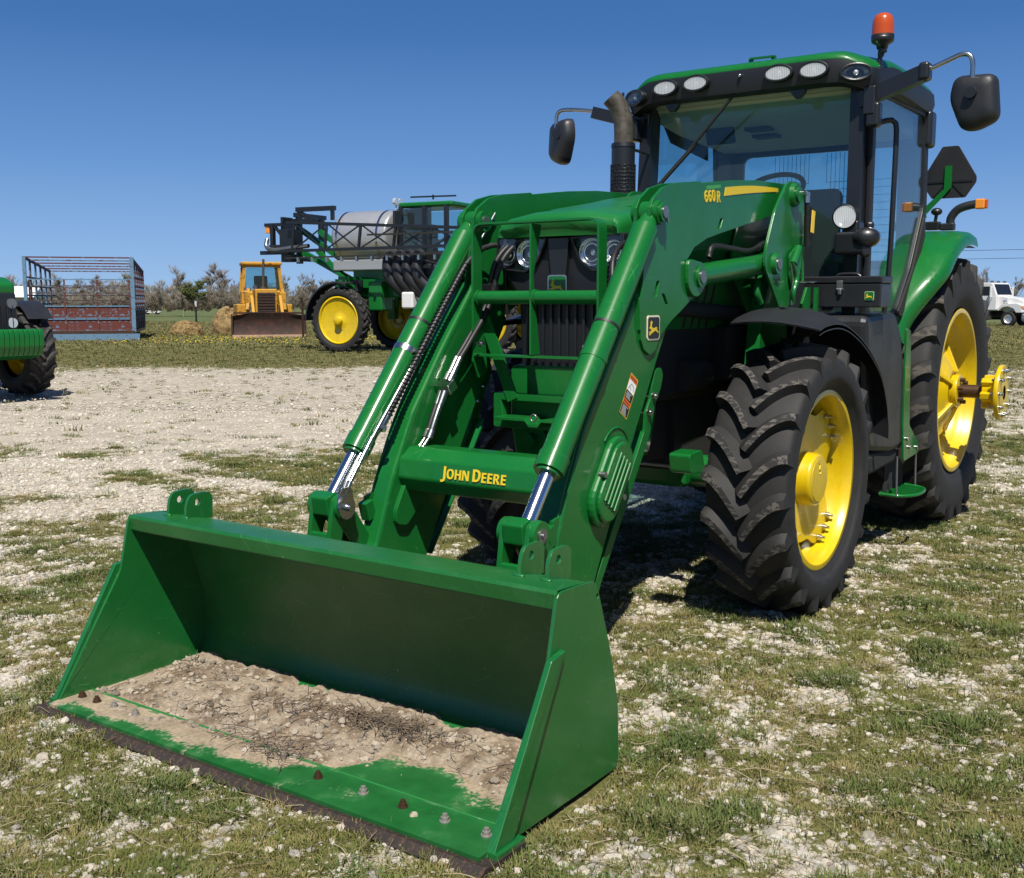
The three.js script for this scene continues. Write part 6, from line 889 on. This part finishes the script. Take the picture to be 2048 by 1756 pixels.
{ // second tractor, cut by the left edge
  const d0 = 18.8, o = thing('tractor', 'green tractor with ribbed front weights, cut off by the left edge of the view', 'tractor', spot(-9.0, 18.2), face(0.766, -0.643));
  for (const z of [0.92, -0.92]) fatTyre(o, 0, 0.74, z, 0.76, 0.24, 0.44, 20, 'front_wheel', { flip: z < 0, hub: 0.6 });
  for (const z of [0.95, -0.95]) fatTyre(o, -2.8, 1.0, z, 1.0, 0.3, 0.58, 22, 'rear_wheel', { flip: z < 0, hub: 0.6 });
  part(o, 'hood', [exZ(roundPoly([[0.98, 1.62], [1.0, 1.86], [0.75, 1.97], [-1.6, 2.1], [-1.6, 1.5], [0.3, 1.45]], 0.06), -0.36, 0.36, 0.05)], M.green);
  part(o, 'grille', [rb(0.5, 0.85, 0.68, 0.05, 0.80, 1.30, 0)], M.gloss);
  for (let i = -3; i <= 3; i++) part(o, 'grille_rib', [bx(0.03, 0.62, 0.02, 1.06, 1.2, i * 0.085)], M.black);
  for (const z of [-0.25, 0.25]) for (const y of [1.55, 1.24]) part(o, 'lamp', [cyl([1.03, y, z], [1.075, y, z], 0.085, 0.08, 20)], y > 1.4 ? M.steel : M.silver);
  emblem(o, [1.03, 1.60, 0.06], [0, 0, -1], [0, 1, 0], 0.13, 0.13, M.green, M.decal, M.zinc);
  for (let i = 0; i < 14; i++) part(o, 'front_weight', [exZ(roundPoly([[0.80, 1.13], [1.42, 1.15], [1.45, 1.07], [1.45, 0.87], [1.36, 0.72], [0.95, 0.64], [0.80, 0.72]], 0.04), -0.56 + i * 0.08, -0.56 + i * 0.08 + 0.072, 0.008)], M.green);
  part(o, 'weight_core', [exZ([[0.82, 1.10], [1.38, 1.11], [1.40, 0.90], [1.3, 0.75], [0.95, 0.68], [0.82, 0.74]], -0.55, 0.55, 0)], M.green);
  part(o, 'chassis', [bx(3.6, 0.5, 0.5, -1.2, 0.95, 0), cyl([0, 0.74, -0.8], [0, 0.74, 0.8], 0.1)], M.matt);
  const cb = sub(o, 'cab'); part(cb, 'cab_roof', [rb(1.7, 0.2, 1.6, 0.08, -2.5, 2.95, 0)], M.green);
  for (const [x, z] of [[-1.75, 0.72], [-1.75, -0.72], [-3.2, 0.72], [-3.2, -0.72]]) part(cb, 'cab_post', [bar([x, 1.6, z], [x, 2.9, z], 0.1, 0.1)], M.gloss);
  part(cb, 'cab_glass', [bx(0.01, 1.25, 1.36, -1.74, 2.22, 0), bx(1.4, 1.25, 0.01, -2.5, 2.22, 0.74), bx(1.4, 1.25, 0.01, -2.5, 2.22, -0.74)], M.glass);
  for (const z of [0.95, -0.95]) part(o, 'fender', [(() => { const rows = []; for (let i = 0; i <= 14; i++) { const a = lerp(0.2, 2.2, i / 14); rows.push([-0.3, 0, 0.3].map((k) => [-2.8 + 1.1 * Math.cos(a), 1.0 + 1.1 * Math.sin(a), z + k])); } return grid(rows, 0.8); })()], M.green);
  for (const z of [0.92, -0.92]) part(o, 'front_fender', [(() => { const rows = []; for (let i = 0; i <= 14; i++) { const a = lerp(0.7, 2.6, i / 14); rows.push([-0.22, 0, 0.22].map((k) => [0.86 * Math.cos(a), 0.74 + 0.86 * Math.sin(a), z + k])); } return grid(rows, 0.8); })()], M.plastic);
}
{ // white lorry at the right edge
  const o = thing('semi_truck', 'white conventional semi truck parked far behind at the right edge', 'truck', (() => { const d = 76, s = sOf(2018, d), [x, z] = at(s, d); return [x, yardY(s, d) - 0.02, z]; })(), face(0.60, -0.80));
  part(o, 'cab_shell', [exZ(roundPoly([[-2.3, 1.1], [-2.3, 2.85], [-2.0, 3.0], [-0.75, 2.98], [-0.4, 2.1], [-0.4, 1.1]], 0.12), -1.1, 1.1, 0.05)], M.white);
  part(o, 'hood', [exZ(roundPoly([[-0.45, 1.1], [-0.45, 2.12], [0.9, 1.92], [1.35, 1.75], [1.4, 0.95]], 0.12), -0.72, 0.72, 0.06)], M.white);
  for (const s of [-1, 1]) {
    part(o, 'wheel_fender', [exZ(roundPoly([[1.45, 0.95], [1.42, 1.45], [1.1, 1.58], [0.1, 1.55], [-0.35, 1.15], [-0.2, 1.05], [0.1, 1.3], [0.5, 1.36], [0.9, 1.2], [1.05, 0.95]], 0.06), s > 0 ? 0.6 : -1.18, s > 0 ? 1.18 : -0.6, 0.03)], M.white);
    part(o, 'headlight', [rb(0.06, 0.18, 0.30, 0.02, 1.46, 1.32, s * 0.86)], M.silver); part(o, 'turn_lamp', [rb(0.06, 0.18, 0.14, 0.02, 1.44, 1.32, s * 1.11)], M.orange);
    const w = sub(o, 'wheel'); w.position.set(0.5, 0.52, s * 1.0); w.rotation.y = s > 0 ? -Math.PI / 2 : Math.PI / 2;
    part(w, 'tyre', [lathX([[0.3, -0.14], [0.46, -0.15], [0.52, -0.11], [0.52, 0.11], [0.46, 0.15], [0.3, 0.14]], 36)], M.rubber); part(w, 'rim', [lathX([[0, 0.02], [0.1, 0.04], [0.16, 0.0], [0.26, 0.02], [0.31, 0.13], [0.29, 0.13]], 30)], M.silver);
    part(o, 'stack', [cyl([-2.45, 1.2, s * 1.15], [-2.45, 3.0, s * 1.15], 0.11, 0.11, 16), cyl([-2.45, 3.0, s * 1.15], [-2.5, 3.75, s * 1.15], 0.07, 0.07, 12)], M.steel);
    part(o, 'mirror', [rb(0.1, 0.75, 0.22, 0.03, -0.65, 2.35, s * 1.4), bar([-0.7, 2.65, s * 1.1], [-0.65, 2.65, s * 1.4], 0.03, 0.03), bar([-0.7, 2.0, s * 1.1], [-0.65, 2.05, s * 1.4], 0.03, 0.03)], M.white);
    part(o, 'side_window', [rb(0.95, 0.62, 0.03, 0.02, -1.25, 2.42, s * 1.1)], M.gloss);
    part(o, 'fuel_tank', [cyl([-2.6, 0.75, s * 0.95], [-0.9, 0.75, s * 0.95], 0.32, 0.32, 20)], M.steel);
  }
  part(o, 'windshield', [bx(0.03, 0.78, 1.9, -0.58, 2.52, 0, 0, 0, 0.37)], M.gloss);
  part(o, 'air_cleaner', [cyl([0.05, 1.75, 0.85], [0.35, 1.75, 0.85], 0.2, 0.2, 20)], M.silver);
  part(o, 'bumper', [rb(0.14, 0.36, 2.4, 0.04, 1.55, 0.72, 0)], M.chrome);
  part(o, 'chassis', [bx(7.5, 0.3, 0.9, -3.2, 0.85, 0)], M.matt);
  for (let i = 0; i < 3; i++) part(o, 'roof_marker', [rb(0.2, 0.14, 0.14, 0.03, -0.95, 3.05, -0.8 + i * 0.8)], M.steel);
  for (const x of [-5.2, -6.4]) for (const s of [-1, 1]) part(o, 'rear_wheel', [cyl([x, 0.52, s * 0.6], [x, 0.52, s * 1.15], 0.52, 0.52, 30)], M.rubber);
}
{ // car on the far road
  const o = thing('car', 'small white car on the far road beyond the field', 'car', (() => { const d = 300, [x, z] = at(sOf(305, d), d); return [x, hills(0, d) - 0.08, z]; })(), face(1, 0));
  part(o, 'body', [exZ(roundPoly([[-2.3, 0.4], [-2.3, 1.05], [-1.9, 1.15], [-1.5, 1.7], [0.3, 1.7], [1.0, 1.15], [2.1, 1.0], [2.3, 0.75], [2.3, 0.4]], 0.15), -0.9, 0.9, 0.08)], M.white);
  part(o, 'windows', [bx(2.0, 0.4, 1.84, -0.6, 1.38, 0)], M.gloss);
  for (const [x, z] of [[-1.4, 0.8], [1.45, 0.8], [-1.4, -0.8], [1.45, -0.8]]) part(o, 'wheel', [cyl([x, 0.36, z - 0.12], [x, 0.36, z + 0.12], 0.36, 0.36, 20)], M.rubber);
}
{ // hay
  M.hay = S({ roughness: 0.95, map: tex(256, 256, (u, v) => { const f = tn(u, v, 12, 3, 2), g = tn(u, v * 0.2, 90, 2, 6), t = 0.55 + 0.1 * f + 0.12 * g; return [t, t * 0.84, t * 0.56]; }, true, 1.2), bumpMap: grainMap, bumpScale: 0.02 });
  const heap = (name, label, u, d, w, h, seed) => {
    const g = new THREE.SphereGeometry(1, 40, 20, 0, Math.PI * 2, 0, Math.PI / 2), p = g.attributes.position;
    for (let i = 0; i < p.count; i++) { const x = p.getX(i), y = p.getY(i), z = p.getZ(i), k = 1 + 0.12 * N3(x * 2 + seed, y * 2, z * 2) + 0.05 * N3(x * 7, y * 7 + seed, z * 7); p.setXYZ(i, x * k * w / 2, y * k * h, z * k * w * 0.45); }
    g.computeVertexNormals();
    const m = new THREE.Mesh(clean(g), M.hay); m.position.set(...spot(sOf(u, d), d)); top(m, name, { label, category: 'hay', group: 'old hay bales in the grass' });
    const r = rng(seed * 7), pts = []; for (let i = 0; i < 700; i++) { const a = r() * 6.28, b = Math.acos(r()), q = [Math.sin(b) * Math.cos(a), Math.cos(b), Math.sin(b) * Math.sin(a)]; pts.push(bx(0.16 + 0.15 * r(), 0.008, 0.008, 0, 0, 0, r() * 3, r() * 6, (r() - 0.5) * 1.4).translate(q[0] * w / 2 * 1.0, q[1] * h * 1.0, q[2] * w * 0.45)); }
    part(m, 'loose_straw', pts, M.hay);
  };
  heap('hay_bale', 'low slumped heap of hay in the open grass', 374, 51.5, 1.6, 0.66, 3);
  heap('hay_bale', 'brown round bale half hidden behind the bulldozer blade', 458, 53, 1.75, 1.25, 8);
}
{
  const fp = (u, d, h, label, white) => { const o = thing('fence_post', label, 'post', spot(sOf(u, d), d)); part(o, 'stake', [bx(0.06, h, 0.06, 0, h / 2, 0), bx(0.03, h * 0.9, 0.1, 0, h * 0.45, 0)], white ? M.matt : M.shaft); if (white) part(o, 'white_tip', [bx(0.075, 0.3, 0.075, 0, h - 0.1, 0)], M.white); };
  fp(393, 58, 1.55, 'thin steel fence post with a white tip between hay heap and trees', true);
  fp(606, 47, 1.75, 'plain rusty fence post beside the right end of the bulldozer blade', false);
  const o = thing('shed', 'small tan shed with white roof behind the left tractor', 'shed', (() => { const d = 130, [x, z] = at(sOf(30, d), d); return [x, hills(0, d) - 0.2, z]; })(), face(1, 0.1));
  part(o, 'wall', [bx(6, 2.6, 5, 0, 1.3, 0)], S({ color: lin(0.42, 0.36, 0.27), roughness: 0.9 })); part(o, 'roof', [exX([[-2.8, 2.6], [2.8, 2.6], [0, 3.9]], -3.2, 3.2, 0.02)], M.white);
  for (const [k, h] of [[0, 8.2], [1, 7.2]]) { const d = 150, pts = []; for (let i = 0; i <= 20; i++) { const t = i / 20, u = lerp(-20, 120, t), [x, z] = at(sOf(1500, d) + u, d - u * 0.35 + k * 2); pts.push([x, h - 0.3 + 3.2 * Math.pow(t * 1.3 - 0.35, 2), z]); } const m = new THREE.Mesh(clean(tube(pts, 0.03, 60, 5)), M.matt); top(m, 'power_line', { label: k ? 'lower of two thin power lines crossing the sky at the right edge' : 'upper of two thin power lines crossing the sky at the right edge', category: 'power line', group: 'power lines' }); }
}
// ---------- trees along the far edge of the field ----------
function treeProto(seed, H, wide, opt) { // trunk with limbs, and a crown of twigs or young leaves
  const r = rng(seed), limbs = [], tw = [], col = [];
  const c1 = opt.c1, c2 = opt.c2;
  const sliver = (p, d, L, w) => { const q = p.clone().addScaledVector(d, L), n = new THREE.Vector3(r() - 0.5, r() - 0.5, r() - 0.5).cross(d).normalize().multiplyScalar(w); tw.push(p.x - n.x, p.y - n.y, p.z - n.z, p.x + n.x, p.y + n.y, p.z + n.z, q.x, q.y, q.z); const k = r(); for (let i = 0; i < 3; i++) col.push(lerp(c1[0], c2[0], k), lerp(c1[1], c2[1], k), lerp(c1[2], c2[2], k)); };
  const grow = (p, d, L, rad, lev) => {
    const q = p.clone().addScaledVector(d, L), bend = new THREE.Vector3(r() - 0.5, r() * 0.3, r() - 0.5).multiplyScalar(L * 0.18), m = p.clone().lerp(q, 0.5).add(bend);
    if (lev < 4) { limbs.push(cyl(p.toArray(), m.toArray(), rad, rad * 0.85, 5, true), cyl(m.toArray(), q.toArray(), rad * 0.85, rad * 0.62, 5, true)); }
    const kids = lev === 0 ? 6 : lev < 3 ? 4 : opt.twigs;
    for (let i = 0; i < kids; i++) {
      const t = lev === 0 ? lerp(0.35, 1, (i + r()) / kids) : lerp(0.3, 1, r()), base = p.clone().lerp(q, t), a = r() * 6.283, up = lev === 0 ? lerp(0.45, 1.1, i / kids) : 0.35 + r() * 0.6;
      const nd = new THREE.Vector3(Math.cos(a) * wide, up, Math.sin(a) * wide).addScaledVector(d, 0.6).normalize();
      if (lev >= 3) { const L2 = H * (0.06 + 0.07 * r()); sliver(base, nd, L2, opt.w); if (opt.leaf && r() < opt.leaf) for (let k = 0; k < 3; k++) { const pl = base.clone().addScaledVector(nd, L2 * r()); sliver(pl, new THREE.Vector3(r() - 0.5, r() - 0.5, r() - 0.5).normalize(), 0.26, 0.08); } } else grow(base, nd, L * (lev === 0 ? 0.5 : 0.62) * (0.75 + 0.5 * r()), rad * 0.5, lev + 1);
    }
  };
  grow(new THREE.Vector3(0, -0.3, 0), new THREE.Vector3((r() - 0.5) * 0.1, 1, (r() - 0.5) * 0.1).normalize(), H * 0.58, H * 0.014, 0);
  const g = new THREE.BufferGeometry(); g.setAttribute('position', new THREE.Float32BufferAttribute(tw, 3)); g.setAttribute('color', new THREE.Float32BufferAttribute(col, 3)); g.computeVertexNormals(); g.setAttribute('uv', new THREE.Float32BufferAttribute(new Float32Array(tw.length / 3 * 2), 2));
  const gl = join(limbs); gl.computeBoundingBox(); g.computeBoundingBox();
  return { limbs: gl, crown: g, h: g.boundingBox.max.y, w: g.boundingBox.max.x - g.boundingBox.min.x, bark: opt.bark };
}
{
  const barkA = S({ color: lin(0.24, 0.205, 0.175), roughness: 0.95 }), barkB = S({ color: lin(0.30, 0.27, 0.23), roughness: 0.95 }), crownM = S({ vertexColors: true, roughness: 0.95, side: THREE.DoubleSide });
  const K = {
    bare: [treeProto(1, 11, 0.8, { c1: [0.216, 0.188, 0.160], c2: [0.368, 0.320, 0.264], w: 0.020, twigs: 34, bark: barkA }), treeProto(2, 11, 0.6, { c1: [0.248, 0.216, 0.176], c2: [0.416, 0.360, 0.288], w: 0.020, twigs: 32, bark: barkB })],
    grey: [treeProto(3, 11, 1.0, { c1: [0.176, 0.148, 0.128], c2: [0.296, 0.252, 0.216], w: 0.030, twigs: 48, bark: barkA })],
    green: [treeProto(4, 10, 1.0, { c1: [0.080, 0.100, 0.028], c2: [0.152, 0.164, 0.056], w: 0.04, twigs: 26, leaf: 1.0, bark: barkA })],
    bud: [treeProto(5, 10, 0.9, { c1: [0.160, 0.140, 0.080], c2: [0.272, 0.248, 0.136], w: 0.022, twigs: 30, leaf: 0.12, bark: barkB }), treeProto(6, 9, 1.1, { c1: [0.152, 0.120, 0.092], c2: [0.248, 0.208, 0.152], w: 0.024, twigs: 34, leaf: 0.05, bark: barkA })],
  };
  const words = { bare: 'bare leafless tree', grey: 'broad dense grey-brown bare tree', green: 'rounded tree in fresh green leaf', bud: 'tan budding tree' };
  // picture column, top row, width in pixels, kind, metres away, where it stands
  const list = [
    [8, 562, 60, 'bud', 215, 'behind the hood of the left tractor'], [36, 545, 46, 'bare', 225, 'above the white shed roof'], [58, 556, 44, 'bud', 240, 'at the left corner post of the cage'],
    [96, 556, 52, 'bare', 235, 'seen through the left side bars of the cage'], [128, 538, 62, 'bare', 228, 'tallest one seen through the cage, left of its middle'], [160, 552, 56, 'bud', 220, 'seen through the middle of the cage'], [196, 545, 60, 'grey', 245, 'behind the right half of the cage gate'], [226, 556, 54, 'bare', 225, 'seen through the right third of the cage'], [252, 540, 52, 'bud', 235, 'behind the right post of the cage'],
    [286, 548, 44, 'bare', 230, 'just right of the cage, above the white car'], [308, 566, 40, 'bare', 222, 'low and thin, right of the white car'], [332, 556, 46, 'bare', 240, 'with pale trunk left of the green tree'], [368, 526, 64, 'bare', 235, 'tall, rising behind the green tree'], [392, 556, 78, 'green', 205, 'between cage and bulldozer'],
    [440, 520, 84, 'grey', 225, 'left of the bulldozer cab'], [474, 556, 46, 'bud', 245, 'directly behind the left edge of the bulldozer'], [520, 560, 60, 'grey', 250, 'behind the bulldozer cab'], [566, 546, 56, 'bud', 235, 'right of the bulldozer cab'], [590, 582, 52, 'grey', 230, 'low, between bulldozer and sprayer wheel'], [624, 542, 60, 'bud', 225, 'left of the sprayer fender'], [656, 556, 50, 'bud', 240, 'behind the sprayer lift arms'], [700, 560, 60, 'bare', 235, 'behind the sprayer chassis'],
    [760, 566, 66, 'grey', 240, 'behind the sprayer belly, left'], [830, 562, 66, 'bud', 235, 'behind the sprayer belly, right'], [1968, 530, 58, 'bare', 190, 'behind the white truck'], [2030, 548, 60, 'bud', 210, 'right of the bare tree behind the white truck'],
  ];
  list.forEach(([u, t, wpx, kind, d, where], i) => {
    const p = K[kind][i % K[kind].length], s = sOf(u, d), [x, z] = at(s, d), y = hills(s, d) - 0.15, h = 1.585 + (601.5 - t) / 2191 * d - y, k = h / p.h, kw = wpx / 2191 * d / p.w;
    const o = thing('tree', words[kind] + ' ' + where, 'tree', [x, y, z], i * 2.4, 'trees along the far edge of the field');
    o.scale.set(lerp(k, kw, 0.75), k, lerp(k, kw, 0.75));
    for (const [n, g, m] of [['trunk', p.limbs, p.bark], ['crown', p.crown, crownM]]) { const q = new THREE.Mesh(g, m); q.name = n; q.castShadow = q.receiveShadow = true; o.add(q); }
  });
  // scrub in front of the wood: too tangled to count
  const r = rng(44), sp = []; for (let i = 0; i < 520; i++) { const d = lerp(200, 260, r()), s = sOf(lerp(-60, 900, r()), d), [x, z] = at(s, d); sp.push([x, hills(s, d) - 0.2, z, 0.30 + 0.30 * r(), r() * 6.28, 0, 0.95]); }
  scatter('undergrowth', [K.bare[0].crown, K.bud[1].crown, K.bare[1].crown], crownM, sp, (c) => { const a = 0.6 + 0.5 * r(); return c.setRGB(a, a, a * 0.95); }, { kind: 'stuff', label: 'tangled brown undergrowth along the foot of the far trees', category: 'undergrowth' });
}
renderer.render(scene, camera);
